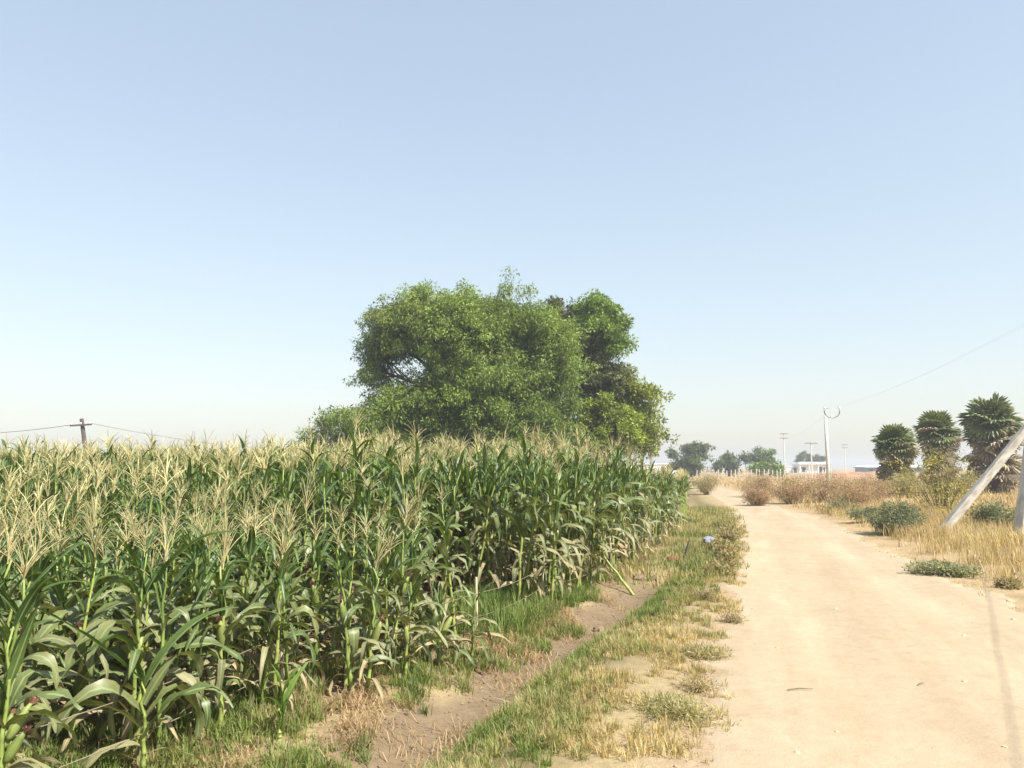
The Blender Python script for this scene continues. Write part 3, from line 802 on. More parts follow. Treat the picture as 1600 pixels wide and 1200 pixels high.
# ------------------------------------------------------------------ trees and bushes
def leaf_cloud(name, centers, radii, per, size, asp, cols, droop=0.4, parent=None, tri=False):
    """rhombic leaves gathered in clumps; centers (n,3), radii (n,), cols (n,3)"""
    n_ = len(centers); N_ = n_ * per
    c = np.repeat(centers, per, 0); rr = np.repeat(radii, per)
    d = rng.normal(0, 1, (N_, 3)); d /= np.linalg.norm(d, axis=1)[:, None]
    pos = c + d * (rr * rng.uniform(0.15, 1, N_) ** 0.6)[:, None] * np.array((1, 1, 0.8))
    ax = d + rng.normal(0, 0.6, (N_, 3)) + np.array((0, 0, -droop)); ax /= np.linalg.norm(ax, axis=1)[:, None]
    sd_ = np.cross(ax, rng.normal(0, 1, (N_, 3)) + np.array((0, 0, 1.2))); sd_ /= np.linalg.norm(sd_, axis=1)[:, None] + 1e-9
    L = size * rng.uniform(0.6, 1.35, N_); W = L * asp
    col = np.repeat(cols, per, 0) * rng.uniform(0.7, 1.3, N_)[:, None]
    if tri:
        V = np.stack([pos - sd_ * (0.5 * W)[:, None], pos + sd_ * (0.5 * W)[:, None], pos + ax * L[:, None]], 1)
        me = npmesh(name, V.reshape(-1, 3), tris=np.arange(N_ * 3).reshape(-1, 3), mat=M['tint_leaf'], colors={'tint': np.repeat(col[:, None, :], 3, 1).reshape(-1, 3)})
        return link(name, me, parent)
    V = np.stack([pos, pos + ax * (0.45 * L)[:, None] + sd_ * (0.5 * W)[:, None], pos + ax * L[:, None], pos + ax * (0.45 * L)[:, None] - sd_ * (0.5 * W)[:, None]], 1)
    b = np.arange(N_) * 4
    me = npmesh(name, V.reshape(-1, 3), quads=np.stack([b, b + 1, b + 2, b + 3], -1), mat=M['tint_leaf'], colors={'tint': np.repeat(col[:, None, :], 4, 1).reshape(-1, 3)})
    return link(name, me, parent)

def lobed_points(lobes, dens, shell=0.45, bough=1.0):
    """lobes: (x, y, z, rx, ry, rz, colour, weight)"""
    P, C = [], []
    for (x, y, z, rx, ry_, rz, c, wgt) in lobes:
        nb = max(3, int(dens * wgt * (rx * ry_ + rx * rz + ry_ * rz) / 9))
        d = rng.normal(0, 1, (nb, 3)); d /= np.linalg.norm(d, axis=1)[:, None]
        u = np.minimum(rng.uniform(shell, 1.0, nb) * (1 + 0.10 * rng.normal(0, 1, nb)), 1.06)
        bc = np.array((x, y, z)) + d * u[:, None] * np.array((rx, ry_, rz))
        # each bough: a drooping pad of nine leaf clumps
        e = np.repeat(bc, 9, 0); g_ = rng.normal(0, 1, (nb * 9, 3)) * np.array((0.5, 0.5, 0.22)) * bough
        e = e + g_; e[:, 2] -= 0.35 * (g_[:, 0] ** 2 + g_[:, 1] ** 2) / bough
        P.append(e)
        C.append(np.array(c)[None] * np.repeat(rng.uniform(0.72, 1.3, nb), 9)[:, None] * rng.uniform(0.85, 1.15, nb * 9)[:, None])
    return np.concatenate(P), np.concatenate(C)

def tree(name, base, lobes, label, dens, per, size, asp, clump, trunk_r, fork, cat='tree', group=None, droop=0.4, twigs=10, shell=0.45, bough=1.0):
    bx, by = base
    root = empty(name, (bx, by, 0), 0, label, cat, group)
    lobes = [(x - bx, y - by, z, rx, ry_, rz, c, w_) for (x, y, z, rx, ry_, rz, c, w_) in lobes]
    P, C = lobed_points(lobes, dens, shell, bough)
    low = P[:, 2] > 0.25
    P, C = P[low], C[low]
    tb = MB()
    top = Vector((0.1 * fork, 0, fork))
    tb.tube([(0, 0, -0.2), (0.02, 0.02, fork * 0.15), (0.05 * fork, 0.03, fork * 0.6), top], [trunk_r * 1.5, trunk_r * 1.05, trunk_r * 0.9, trunk_r * 0.8], 8)
    tb.build('trunk', M['bark'], root, smooth=True)
    for (x, y, z, rx, ry_, rz, c, w_) in lobes:
        lb = MB()
        cpt = Vector((x, y, z)); mid = top.lerp(cpt, 0.5) + Vector((0, 0, 0.12 * (cpt - top).length))
        r0 = trunk_r * 0.5
        lb.tube([top, mid, cpt], [r0, r0 * 0.6, r0 * 0.3], 5, False)
        dd = np.linalg.norm((P - np.array((x, y, z))) / np.array((rx, ry_, rz)), axis=1)
        near = np.argsort(dd)[:max(4, twigs * 3)]
        for j in rng.choice(near, min(twigs, len(near)), replace=False):
            e = Vector(P[j]); st = mid.lerp(cpt, random.uniform(0.1, 1.0))
            lb.tube([st, st.lerp(e, 0.5) + Vector((0, 0, 0.1 * (e - st).length)), e], [r0 * 0.28, r0 * 0.18, r0 * 0.07], 3, False)
        lb.build('limb', M['bark'], root)
    leaf_cloud('crown', P, clump * rng.uniform(0.7, 1.3, len(P)), per, size, asp, C, droop, root, tri=True)
    return root

NE = (0.175, 0.24, 0.05); NE2 = (0.135, 0.19, 0.042); NE3 = (0.14, 0.19, 0.075); NEL = (0.195, 0.25, 0.052)
tree('neem_tree', (-2.6, 46.5), [
    (-2.7, 45.5, 9.9, 3.9, 3.4, 2.35, NE, 1.0), (-5.5, 45.5, 9.8, 2.3, 2.4, 1.7, NEL, 1.0), (-7.3, 46, 9.4, 1.35, 1.8, 1.6, NE3, 0.8),
    (-8.0, 46, 7.4, 0.8, 1.3, 1.7, NE3, 0.5), (1.1, 45.5, 9.0, 2.2, 2.4, 2.4, NE, 1.0), (1.8, 45.5, 6.5, 1.7, 2.2, 2.5, NE2, 1.0),
    (-5.2, 45, 5.5, 2.6, 2.4, 1.6, NE, 1.0), (-2.2, 44.5, 6.6, 3.2, 2.8, 2.4, NE, 1.0), (0.0, 44.5, 4.2, 2.9, 2.6, 1.6, NE2, 1.0),
    (-7.0, 45, 4.5, 1.4, 1.6, 1.1, NE, 0.9), (-3.5, 44.5, 3.4, 2.8, 2.2, 1.4, NE2, 0.9)],
    'big feathery round-crowned green tree behind the corn, left of the pair', 31, 76, 0.17, 0.42, 0.46, 0.38, 3.6, droop=0.75, twigs=14, bough=1.15, shell=0.5)
YG = (0.20, 0.235, 0.045); BG = (0.15, 0.23, 0.04); DK = (0.085, 0.098, 0.04); OL = (0.13, 0.15, 0.05); YY_ = (0.205, 0.26, 0.04)
tree('leafy_tree', (5.6, 52), [
    (5.2, 51, 11.2, 1.75, 1.8, 1.4, BG, 1.0), (3.1, 52, 11.5, 1.5, 1.5, 1.25, DK, 0.8), (6.1, 51, 10.0, 1.05, 1.3, 1.15, BG, 1.0),
    (4.4, 51.5, 8.3, 1.7, 1.8, 2.2, DK, 1.0), (6.4, 51.5, 7.5, 1.4, 1.5, 1.6, OL, 1.0), (8.0, 51, 5.9, 1.25, 1.4, 1.25, YG, 0.75),
    (6.0, 50.5, 4.4, 2.7, 2.2, 1.6, YY_, 1.0), (8.4, 51, 4.0, 1.05, 1.4, 1.2, YG, 0.9), (4.0, 51, 3.7, 2.0, 1.8, 1.3, BG, 0.9), (4.6, 51.5, 6.0, 1.3, 1.5, 1.0, DK, 0.8)],
    'broad-leaved tree with yellow-green and dark patches, right of the feathery tree', 30, 58, 0.17, 0.7, 0.42, 0.3, 4.0, droop=0.3, twigs=12, shell=0.5, bough=0.85)
tree('low_tree', (-8.9, 43), [(-8.8, 43, 4.3, 1.5, 1.5, 0.8, NE, 0.9), (-8.0, 43, 3.4, 1.4, 1.4, 1.1, NE2, 0.9), (-9.5, 43, 3.0, 1.3, 1.2, 0.9, NE3, 0.9)],
     'low bushy tree peeking over the corn at the foot of the feathery tree', 17, 46, 0.2, 0.34, 0.45, 0.12, 1.6)
tree('low_tree', (-10.6, 43), [(-10.4, 43, 2.9, 1.1, 1.2, 0.6, NE3, 0.9), (-11.2, 43, 2.4, 0.9, 1.0, 0.6, NE2, 0.9)],
     'small dark shrub leftmost beside the big trees above the corn', 17, 40, 0.2, 0.34, 0.4, 0.08, 1.0)
FT = (0.10, 0.135, 0.062); FT2 = (0.125, 0.17, 0.058)
def far_tree(base, lobes, label, per=26):
    tree('distant_tree', base, lobes, label, 14, per, 0.42, 0.5, 0.6, 0.18, 1.6, group='distant trees beyond the road bend', twigs=6)
far_tree((31.0, 140), [(31.2, 140, 4.5, 2.4, 2, 1.5, FT, 1), (30.8, 139, 2.5, 1.9, 1.8, 2.0, FT2, 1), (28.0, 140, 4.2, 0.8, 0.8, 0.7, FT, 0.5), (28.4, 140, 2.6, 0.7, 0.8, 1.2, FT, 0.4), (33.3, 140, 4.9, 0.9, 0.9, 0.5, FT, 0.6)], 'dark bent distant tree just right of the corn field end')
far_tree((40.2, 150), [(40.3, 150, 3.2, 1.6, 1.6, 1.3, FT, 1), (40.2, 150, 1.8, 1.3, 1.4, 1.2, FT, 0.7), (38.1, 150, 2.2, 0.8, 0.8, 0.8, FT, 0.4)], 'small rounded distant tree midway between two larger ones')
far_tree((46.0, 150), [(46.2, 150, 3.9, 2.2, 2, 1.5, FT2, 1), (43.4, 150, 3.6, 1.0, 1, 0.9, FT, 0.5), (47, 150, 2.4, 1.5, 1.5, 1.4, FT2, 0.9)], 'distant tree with bright green crown left of the utility poles')
far_tree((44.5, 140), [(43.5, 140, 1.7, 1.6, 1.4, 0.9, (0.15, 0.24, 0.04), 1), (45.6, 140, 1.3, 1.3, 1.2, 0.9, (0.13, 0.2, 0.04), 1)], 'bright lime green bush in front of the distant bright tree')
far_tree((98, 262), [(95, 262, 4.6, 4.0, 3, 1.9, FT, 0.5), (99.5, 262, 4.3, 3.6, 3, 1.6, FT, 0.5)], 'dome-shaped hazy tree rising behind the white building')
far_tree((112, 150), [(112, 150, 2.8, 5, 3, 1.8, FT, 0.4), (105, 150, 2.4, 3, 3, 1.4, FT, 0.4)], 'hazy dark tree at the right edge behind the palms')

def bush(name, x, y, w_, h, cols, label, n_stem=26, per=26, size=0.09, asp=0.35, cat='bush', group=None, clump=0.16, twiggy=0.006, spread=1.0, solid=1.0):
    root = empty(name, (x, y, Hf(x, y) - 0.02), 0, label, cat, group)
    st = MB(); tips, cc = [], []
    for i in range(n_stem):
        a = random.uniform(0, 6.28); rad = w_ * 0.5 * math.sqrt(random.uniform(0.02, 1)) * spread
        hh = h * math.sqrt(max(0.05, 1 - (rad / (w_ * 0.56)) ** 2)) * random.uniform(0.72, 1.08)
        b = Vector((0.15 * rad * math.cos(a), 0.15 * rad * math.sin(a), 0)); e = Vector((rad * math.cos(a), rad * math.sin(a), hh))
        m_ = b.lerp(e, 0.5) + Vector((0, 0, 0.12 * hh))
        st.tube([b, m_, e], [twiggy, twiggy * 0.7, twiggy * 0.3], 3, False)
        for f in (0.35, 0.6, 0.8, 1.0):
            if random.random() > solid: continue
            q = (b.lerp(m_, f * 2) if f < 0.5 else m_.lerp(e, f * 2 - 1)) + Vector((random.gauss(0, 0.05 * w_), random.gauss(0, 0.05 * w_), random.gauss(0, 0.03 * h)))
            q.z = max(q.z, 0.04)
            tips.append(q); cc.append(np.array(random.choice(cols)) * random.uniform(0.75, 1.2))
    st.build('stems', M['twig'], root)
    leaf_cloud('foliage', np.array([tuple(q) for q in tips]), clump * rng.uniform(0.7, 1.3, len(tips)), per, size, asp, np.array(cc), -0.1, root)
    return root
GG = [(0.18, 0.205, 0.12), (0.24, 0.25, 0.155), (0.13, 0.16, 0.085)]
RB = [(0.33, 0.215, 0.13), (0.40, 0.27, 0.17), (0.27, 0.175, 0.11), (0.38, 0.31, 0.19)]
DRY = [(0.34, 0.28, 0.14), (0.24, 0.23, 0.12), (0.42, 0.34, 0.18)]
bush('grey_green_bush', 9.6, 20.3, 1.35, 0.78, GG, 'rounded grey-green bush at the road edge left of the leaning pole', 60, 44, 0.055, 0.4, clump=0.13)
bush('grey_green_bush', 12.4, 20.9, 1.3, 0.75, GG, 'grey-green bush behind the foot of the leaning pole', 50, 36, 0.055, 0.4, clump=0.13)
bush('yellow_flowered_shrub', 14.8, 28.0, 3.2, 2.4, [(0.46, 0.42, 0.04), (0.24, 0.25, 0.06), (0.2, 0.21, 0.07), (0.34, 0.28, 0.14), (0.3, 0.26, 0.13)], 'open shrub with bright yellow-green tips in front of the palms', 64, 20, 0.08, 0.4, clump=0.24, twiggy=0.011, solid=0.55)
bush('yellow_flowered_shrub', 13.2, 24.5, 1.3, 1.1, [(0.3, 0.3, 0.04), (0.2, 0.2, 0.06), (0.3, 0.24, 0.1)], 'small sparse yellow-green shrub left of the leaning pole', 16, 14, 0.09, 0.4, clump=0.2, solid=0.5)
for (x, y, w_, h, lab) in [
    (10.9, 36.0, 1.3, 0.75, 'low grey-green and rust bush where the road bends'),
    (12.9, 37.5, 2.4, 1.25, 'large rust-brown dry bush leftmost on the bend bank'),
    (14.8, 38.0, 2.6, 1.35, 'rust-brown dry bush second along the bend bank'),
    (16.6, 38.5, 2.5, 1.2, 'rust-brown dry bush between bend bank and near utility pole'),
    (14.2, 34.0, 2.0, 0.85, 'low rust-brown scrub in front of the bend bank bushes'),
    (18.6, 42.0, 2.4, 1.15, 'rust-brown dry bush left of the near utility pole foot'),
    (14.0, 46.0, 2.4, 1.35, 'olive-brown dry bush standing behind the rust bushes'),
    (12.1, 50.5, 1.8, 1.3, 'sparse tan bush on the far side of the bend')]:
    bush('dry_bush', x, y, w_, h, RB if 'rust' in lab else DRY, lab, 60, 30, 0.085, 0.22, clump=0.24, twiggy=0.008, group='dry bushes along the right bank')
bush('palm_scrub', 21.6, 44.0, 2.6, 1.5, DRY + [(0.3, 0.3, 0.06)], 'tan and yellow-green scrub at the foot of the shortest palm', 46, 22, 0.1, 0.35, clump=0.26)
bush('palm_scrub', 25.6, 46.0, 2.8, 1.4, DRY + [(0.26, 0.28, 0.07)], 'tan and green scrub at the foot of the middle palm', 46, 22, 0.1, 0.35, clump=0.26)
bush('grey_green_bush', 10.6, 24.4, 1.1, 0.45, GG, 'low grey-green bush beside the road before the bend', 24, 24, 0.08)
bush('grey_green_bush', 12.0, 29.5, 1.0, 0.5, GG + DRY, 'low faded bush on the right shoulder near the rust scrub', 22, 22, 0.08)
bush('grey_green_bush', 13.2, 62, 1.7, 1.1, GG, 'dark green bush by the road past the corn end', 26, 24, 0.12)
bush('low_weed', 6.85, 13.0, 1.05, 0.17, [(0.24, 0.26, 0.15), (0.32, 0.31, 0.19), (0.19, 0.21, 0.12)], 'flat grey-green weed on the right road shoulder', 30, 26, 0.06, spread=1.0, clump=0.1)
bush('low_weed', 6.95, 11.5, 0.4, 0.12, [(0.24, 0.2, 0.11), (0.32, 0.27, 0.15)], 'small dark dry tuft on right shoulder nearest the camera', 16, 18, 0.05, clump=0.07)
bush('low_weed', 1.72, 7.45, 0.45, 0.075, [(0.32, 0.29, 0.15), (0.42, 0.36, 0.2)], 'flat olive tuft creeping onto the left side of the road', 40, 26, 0.04, 0.16, clump=0.07)
bush('low_weed', 1.13, 5.75, 0.55, 0.1, [(0.31, 0.3, 0.14), (0.43, 0.38, 0.2)], 'grey-olive tuft at the left road edge nearest the camera', 44, 26, 0.04, 0.16, clump=0.07)
bush('low_weed', 2.42, 9.05, 0.3, 0.1, [(0.26, 0.22, 0.12), (0.36, 0.29, 0.16)], 'small dark twiggy tuft on the left road edge mid-way', 16, 14, 0.04, 0.16, clump=0.06)
bush('low_weed', 2.42, 10.4, 0.34, 0.12, [(0.24, 0.19, 0.1), (0.34, 0.27, 0.15)], 'brown twiggy tuft on the verge farther up the left edge', 16, 14, 0.04, 0.16, clump=0.06)
bush('low_weed', 1.42, 6.35, 0.3, 0.1, [(0.33, 0.26, 0.14), (0.4, 0.33, 0.18)], 'reddish dry tuft between the two olive road-edge tufts', 16, 14, 0.04, 0.16, clump=0.06)
for k in range(9):
    yk = 12.5 + k * 1.3 + random.uniform(-0.4, 0.4); xk = float(roadL(yk)) - random.uniform(0.05, 0.5)
    bush('verge_tuft', xk, yk, random.uniform(0.35, 0.6), random.uniform(0.18, 0.32), DRY, 'dry straw tuft on the left road edge, %s counting away from the camera' % ordinal(k + 1), 16, 16, 0.07, clump=0.08, group='straw tufts along the left road edge')

# ------------------------------------------------------------------ three palms
def frond_mesh(r, dry):
    V, F = [], []
    Rf = r.uniform(0.85, 1.1); n_ = 22; arc = R(300 if not dry else 230); pl = 0.6
    # petiole
    V += [(0, -0.022, 0), (0, 0.022, 0), (pl, 0.014, 0), (pl, -0.014, 0)]; F.append((0, 1, 2, 3))
    for i in range(n_):
        a = -arc / 2 + arc * (i + 0.5) / n_; da = arc / n_ * 0.46
        rr = Rf * (0.8 + 0.2 * math.cos(a * 0.8)) * r.uniform(0.85, 1.05)
        sag = (0.35 if not dry else 0.4) * r.uniform(0.5, 1.3)
        b = len(V)
        def pt(rad, ang, up): return (pl + rad * math.cos(ang), rad * math.sin(ang), up - sag * (rad / Rf) ** 2 * 0.5)
        V += [(pl, 0, 0), pt(rr * 0.8, a - da, 0.0), pt(rr * 0.82, a, 0.06), pt(rr * 0.8, a + da, 0.0), pt(rr, a + r.normal(0, 0.04), -0.06)]
        F += [(b, b + 1, b + 2), (b, b + 2, b + 3), (b + 1, b + 4, b + 2), (b + 2, b + 4, b + 3)]
    me = bpy.data.meshes.new('frond'); me.from_pydata(V, [], F); me.update()
    me.materials.append(M['palm_dry' if dry else 'palm_green'])
    return me
FG = [frond_mesh(np.random.default_rng(80 + i), False) for i in range(4)]
FD = [frond_mesh(np.random.default_rng(90 + i), True) for i in range(4)]
def palm(x, y, top, width, label):
    root = empty('fan_palm', (x, y, 0), 0, label, 'palm tree', 'fan palms beyond the right bank')
    hub = top - 0.95 * width / 2.6
    tr = MB(); zs = np.linspace(-0.1, hub, 9)
    tr.tube([(0.03 * math.sin(z * 2), 0.03 * math.cos(z * 2), z) for z in zs], [0.3 + 0.05 * (i % 2) for i in range(9)], 8)
    tr.build('trunk', M['palm_trunk'], root, smooth=False)
    s = width / 3.3
    for i in range(46):
        az = i * 2.399 + random.uniform(-0.4, 0.4); el = R(random.uniform(-42, 82))
        link('frond', FG[i % 4], root, (0, 0, hub + random.uniform(-0.35, 0.1)), (random.uniform(-0.7, 0.7), -el, az), (s, s, s))
    for i in range(46):
        az = i * 2.399 + random.uniform(-0.3, 0.3); f = i / 46
        el = R(random.uniform(-50, 25)); sd_ = s * random.uniform(0.7, 1.2) * (1 - 0.1 * f)
        link('dry_frond', FD[i % 4], root, (0, 0, max(0.5, hub * (1 - 0.85 * f) + random.uniform(-0.15, 0.15))), (random.uniform(-0.8, 0.8), -el, az), (sd_, sd_, sd_))
palm(22.3, 47, 4.15, 2.7, 'shortest fan palm, leftmost of three, with ragged pale dry skirt')
palm(26.4, 50, 4.95, 2.9, 'middle fan palm between the shortest and the tallest')
palm(29.8, 50, 5.85, 3.9, 'tallest fan palm, rightmost, with dark thick skirt behind the leaning pole')

# ------------------------------------------------------------------ poles and wires
def concrete_pole(name, base, topv, w0, w1, label, mat, cat='utility pole', group=None):
    """a square-section tapering pole from base to top (may lean)"""
    root = empty(name, base, 0, label, cat, group)
    d = Vector(topv) - Vector(base)
    q = d.to_track_quat('Z', 'Y')
    m_ = MB(); L = d.length
    for i in range(1):
        m_.box((0, 0, L / 2 - 0.15), (w0, w0 * 0.8, L + 0.3), 0, w1 / w0)
    o = m_.build('shaft', mat, root)
    bv = o.modifiers.new('bevel', 'BEVEL'); bv.width = 0.02; bv.segments = 2
    o.rotation_mode = 'QUATERNION'; o.rotation_quaternion = q
    return root
def crossarm(root, z, length, t_, mat, rz=0.0, off=(0, 0), ins=3, insup=0.16):
    o = MB().box((off[0], off[1] - 0.12, z), (length, t_, t_), rz).build('crossarm', mat, root)
    for i in range(ins):
        f = (i / max(1, ins - 1) - 0.5) * 0.88 * length
        MB().tube([(off[0] + f, off[1] - 0.12, z + t_ * 0.4), (off[0] + f, off[1] - 0.12, z + insup * 0.5), (off[0] + f, off[1] - 0.12, z + insup)], [0.035, 0.055, 0.03], 6).build('insulator', M['porcelain'], root)
def wire(name, pts, rad, label, sag=0.0, n_=16, mat=None, cat='wire', group=None):
    A, B = Vector(pts[0]), Vector(pts[1]); P = []
    for i in range(n_ + 1):
        t_ = i / n_; p = A.lerp(B, t_); p.z -= sag * 4 * t_ * (1 - t_); P.append(p)
    o = MB().tube(P, rad, 5).build(name, mat or M['cable'])
    return tag(o, label, cat, group)

MAIN = (11.25, 18.1, Hf(11.25, 18.1)); MTOP = (12.55, 18.6, 5.4)
concrete_pole('concrete_pole', MAIN, MTOP, 0.23, 0.18, 'pale concrete pole tilting out of view at the right edge', M['concrete'])
concrete_pole('bracing_pole', (10.7, 20.3, Hf(10.7, 20.3)), (13.98, 20.0, 4.0), 0.24, 0.2, 'pale concrete pole leaning steeply to the right over dry grass', M['concrete'])
# near slim pole with a bent bracket
np_ = empty('slim_pole', (20.3, 52, 0), 0, 'slim pale pole topped by a curved bracket on the right bank', 'utility pole')
MB().tube([(0, 0, -0.2), (0.02, 0, 2.5), (0, 0, 5.0)], [0.12, 0.11, 0.09], 8).build('shaft', M['pale_pole'], np_, smooth=True)
arc = [(0.42 + 0.5 * math.cos(a), -0.05, 5.3 + 0.42 * math.sin(a)) for a in np.linspace(R(165), R(375), 14)]
MB().tube(arc, 0.035, 6).build('curved_bracket', M['steel'], np_, smooth=True)
for k_ in (0, 6, 13):
    p = arc[k_]; MB().tube([(p[0], p[1], p[2] - 0.02), (p[0], p[1], p[2] + 0.1), (p[0], p[1], p[2] + 0.2)], [0.04, 0.06, 0.03], 6).build('insulator', M['porcelain'], np_)
MB().tube([(-0.05, -0.05, 5.45), (0.3, -0.05, 5.55)], 0.03, 5).build('stay_rod', M['steel'], np_)
def far_pole(x, y, h, arm, label, n_arm=1, w_=0.2, mat=None):
    root = empty('distant_pole', (x, y, 0), 0, label, 'utility pole', 'distant utility poles')
    MB().tube([(0, 0, -0.2), (0, 0, h * 0.5), (0, 0, h)], [w_ * 0.6, w_ * 0.5, w_ * 0.42], 6).build('shaft', mat or M['pale_pole'], root)
    for j in range(n_arm): crossarm(root, h - 0.35 - 0.75 * j, arm, 0.13, M['steel'])
    return root
far_pole(47.9, 142, 7.9, 1.5, 'distant pole with double crossarm left of the white building', 2)
far_pole(44.5, 120, 5.6, 1.9, 'distant slim pole with one wide crossarm before the white building')
far_pole(82.5, 200, 7.6, 1.6, 'farthest faint pole with two short crossarms', 2)
lp = empty('field_pole', (-31.2, 60, 0), 0, 'dark leaning pole with crossarm rising above the corn at left', 'utility pole')
MB().tube([(0, 0, -0.2), (-0.45, 0, 2.6), (-0.95, 0, 5.3)], [0.2, 0.17, 0.14], 7).build('shaft', M['dark_wood'], lp)
o = MB().box((0, -0.2, 0), (1.6, 0.12, 0.12)).build('crossarm', M['dark_wood'], lp, (-0.87, 0, 4.82), (0, R(-3.5), 0))
for f in (-0.7, 0.0, 0.7):
    MB().tube([(f, -0.2, 0.05), (f, -0.2, 0.14), (f, -0.2, 0.2)], [0.03, 0.05, 0.03], 6).build('insulator', M['porcelain'], lp, (-0.87, 0, 4.82), (0, R(-3.5), 0))
wire('overhead_wire', ((-32.8, 60, 4.85), (-75, 92, 6.5)), 0.022, 'thin dark wire running left from the pole in the corn', 0.9)
wire('overhead_wire', ((-31.4, 60, 4.95), (-22, 128, 6.0)), 0.016, 'thin faint wire running right from the pole in the corn', 1.6)
wire('overhead_wire', ((20.9, 52, 5.45), (12.5, 18.6, 5.3)), 0.0013, 'faint wire from the slim pole to the tilting concrete pole', 0.25)
wire('overhead_wire', ((20.2, 52, 5.5), (12.3, 18.5, 5.15)), 0.0013, 'second faint wire beside the first toward the tilting concrete pole', 0.35)
wire('overhead_wire', ((20.3, 52, 5.1), (47.4, 142, 7.5)), 0.003, 'faint wire running away from the slim pole to the distant poles', 0.9)
# a service cable on the right, out of the frame; its shadow crosses the road
POLE_X, POLE_Y = 16.8, 21.0
concrete_pole('service_pole', (POLE_X, POLE_Y, Hf(POLE_X, POLE_Y)), (POLE_X, POLE_Y, 6.0), 0.24, 0.18, 'concrete service pole standing beyond the right edge of view', M['concrete'])
concrete_pole('service_pole', (0.2, -8.8, Hf(0.2, -8.8)), (0.2, -8.8, 6.0), 0.24, 0.18, 'concrete service pole standing behind the viewer', M['concrete'])
wire('service_cable', ((POLE_X, POLE_Y, 5.6), (0.2, -8.8, 5.6)), 0.0055, 'black service cable strung along the right side of the road', 0.45, 24, cat='cable')

# ------------------------------------------------------------------ cord fence along the corn
ys = [3.6, 5.95, 8.2, 10.1, 12.6]
fp = [(float(cornE(y_)) - 0.02 + (-0.25 if i == 1 else 0.0), y_) for i, y_ in enumerate(ys)]
fr = empty('cord_fence', (fp[0][0], fp[0][1], 0), 0, 'low fence of two slack cords on thin sticks along the corn edge', 'fence')
for (x, y) in fp:
    z = Hf(x, y); a = random.uniform(-0.05, 0.05)
    MB().tube([(x - fp[0][0], y - fp[0][1], z - 0.05), (x - fp[0][0] + a * 0.3, y - fp[0][1], z + 0.3), (x - fp[0][0] + a, y - fp[0][1], z + 0.58)], [0.016, 0.015, 0.013], 6).build('post', M['stick'], fr)
for hz in (0.43, 0.2):
    for (a, b) in zip(fp[:-1], fp[1:]):
        P = []
        for i in range(11):
            t_ = i / 10; x = a[0] + (b[0] - a[0]) * t_; y = a[1] + (b[1] - a[1]) * t_
            z = Hf(*a) * (1 - t_) + Hf(*b) * t_ + hz - 0.04 * 4 * t_ * (1 - t_)
            P.append((x - fp[0][0] + 0.022, y - fp[0][1] - 0.01, z))
        MB().tube(P, 0.003, 5).build('cord', M['cord'], fr)

# ------------------------------------------------------------------ distant fence of stone posts
pf = empty('post_fence', (31, 120, 0), 0, 'long fence of thin pale posts beyond the road bend', 'fence')
for k in range(34):
    x = 27.5 + k * 0.62 - 31 + random.uniform(-0.08, 0.08); y = random.uniform(-0.1, 0.1)
    hh = random.uniform(1.15, 1.4); a = random.uniform(-0.05, 0.05)
    MB().box((0, 0, hh / 2 - 0.05), (0.13, 0.11, hh), 0.1, 0.85).build('post', M['fence_post'], pf, (x, y, 0.1), (0, a, 0))
for hz in (0.6, 1.05):
    MB().tube([(-3.5, -0.08, hz), (6.5, -0.08, hz - 0.02), (17.2, -0.08, hz)], 0.012, 4).build('fence_wire', M['steel'], pf)

# ------------------------------------------------------------------ far buildings
wb = empty('white_building', (92, 250, 0), 0, 'low white flat-roofed building with dark openings beside the poles', 'building')
MB().box((0, 0, 1.3), (8.6, 6, 2.6)).build('wall', M['white_wall'], wb)
MB().box((0, -0.4, 2.95), (9.4, 7.4, 0.7)).build('roof', M['white_roof'], wb)
for (x, w_, h) in ((-2.9, 1.3, 1.5), (2.3, 0.9, 1.7), (3.4, 0.6, 1.2)):
    o = MB().box((x, -3.02, 0.95), (w_, 0.08, h)).build('window', M['opening'], wb)
    MB().box((x, -3.08, 0.95 + h / 2 + 0.06), (w_ + 0.2, 0.1, 0.1)).build('lintel', M['white_wall'], o)
for x in (-4.2, -1.4, 1.4, 4.2): MB().box((x, -3.7, 1.28), (0.25, 0.25, 2.55)).build('column', M['white_wall'], wb)
an = empty('white_annex', (86.2, 251, 0), 0, 'small white annex with dark doorway left of the white building', 'building')
MB().box((0, 0, 0.95), (3.4, 4, 1.9)).build('wall', M['white_wall'], an)
MB().box((0, 0, 1.98), (3.8, 4.4, 0.16)).build('roof', M['white_roof'], an)
MB().box((0.9, -2.02, 0.8), (0.9, 0.06, 1.5)).build('door', M['opening'], an)
sh = empty('long_shed', (121, 260, 0), 0, 'long low shed with dark eave and pale roof left of the palms', 'building')
MB().box((0, 0, 0.75), (18, 8, 1.5)).build('wall', M['roof_sheet'], sh)
MB().box((0, -0.2, 1.64), (18.8, 9, 0.26)).build('roof', M['roof_sheet'], sh)
MB().box((0, 0.8, 2.05), (18.2, 6.5, 0.56), 0, 0.9).build('roof_ridge', M['white_roof'], sh)
for k in range(5): MB().box((-7.2 + 3.6 * k, -4.02, 0.8), (1.2, 0.06, 0.8)).build('window', M['opening'], sh)
pw = empty('pale_wall_building', (45, 255, 0), 0, 'long pale cream building seen between corn end and bent tree', 'building')
MB().box((0, 0, 1.3), (16, 6, 2.6)).build('wall', M['white_wall'], pw)
MB().box((0, 0, 2.75), (16.6, 6.6, 0.3)).build('roof', M['white_roof'], pw)
for k in range(4): MB().box((-6 + 4 * k, -3.02, 1.3), (1.0, 0.06, 1.0)).build('window', M['opening'], pw)
sm_ = empty('small_white_house', (63.5, 250, 0), 0, 'tiny white house between the small distant trees', 'building')
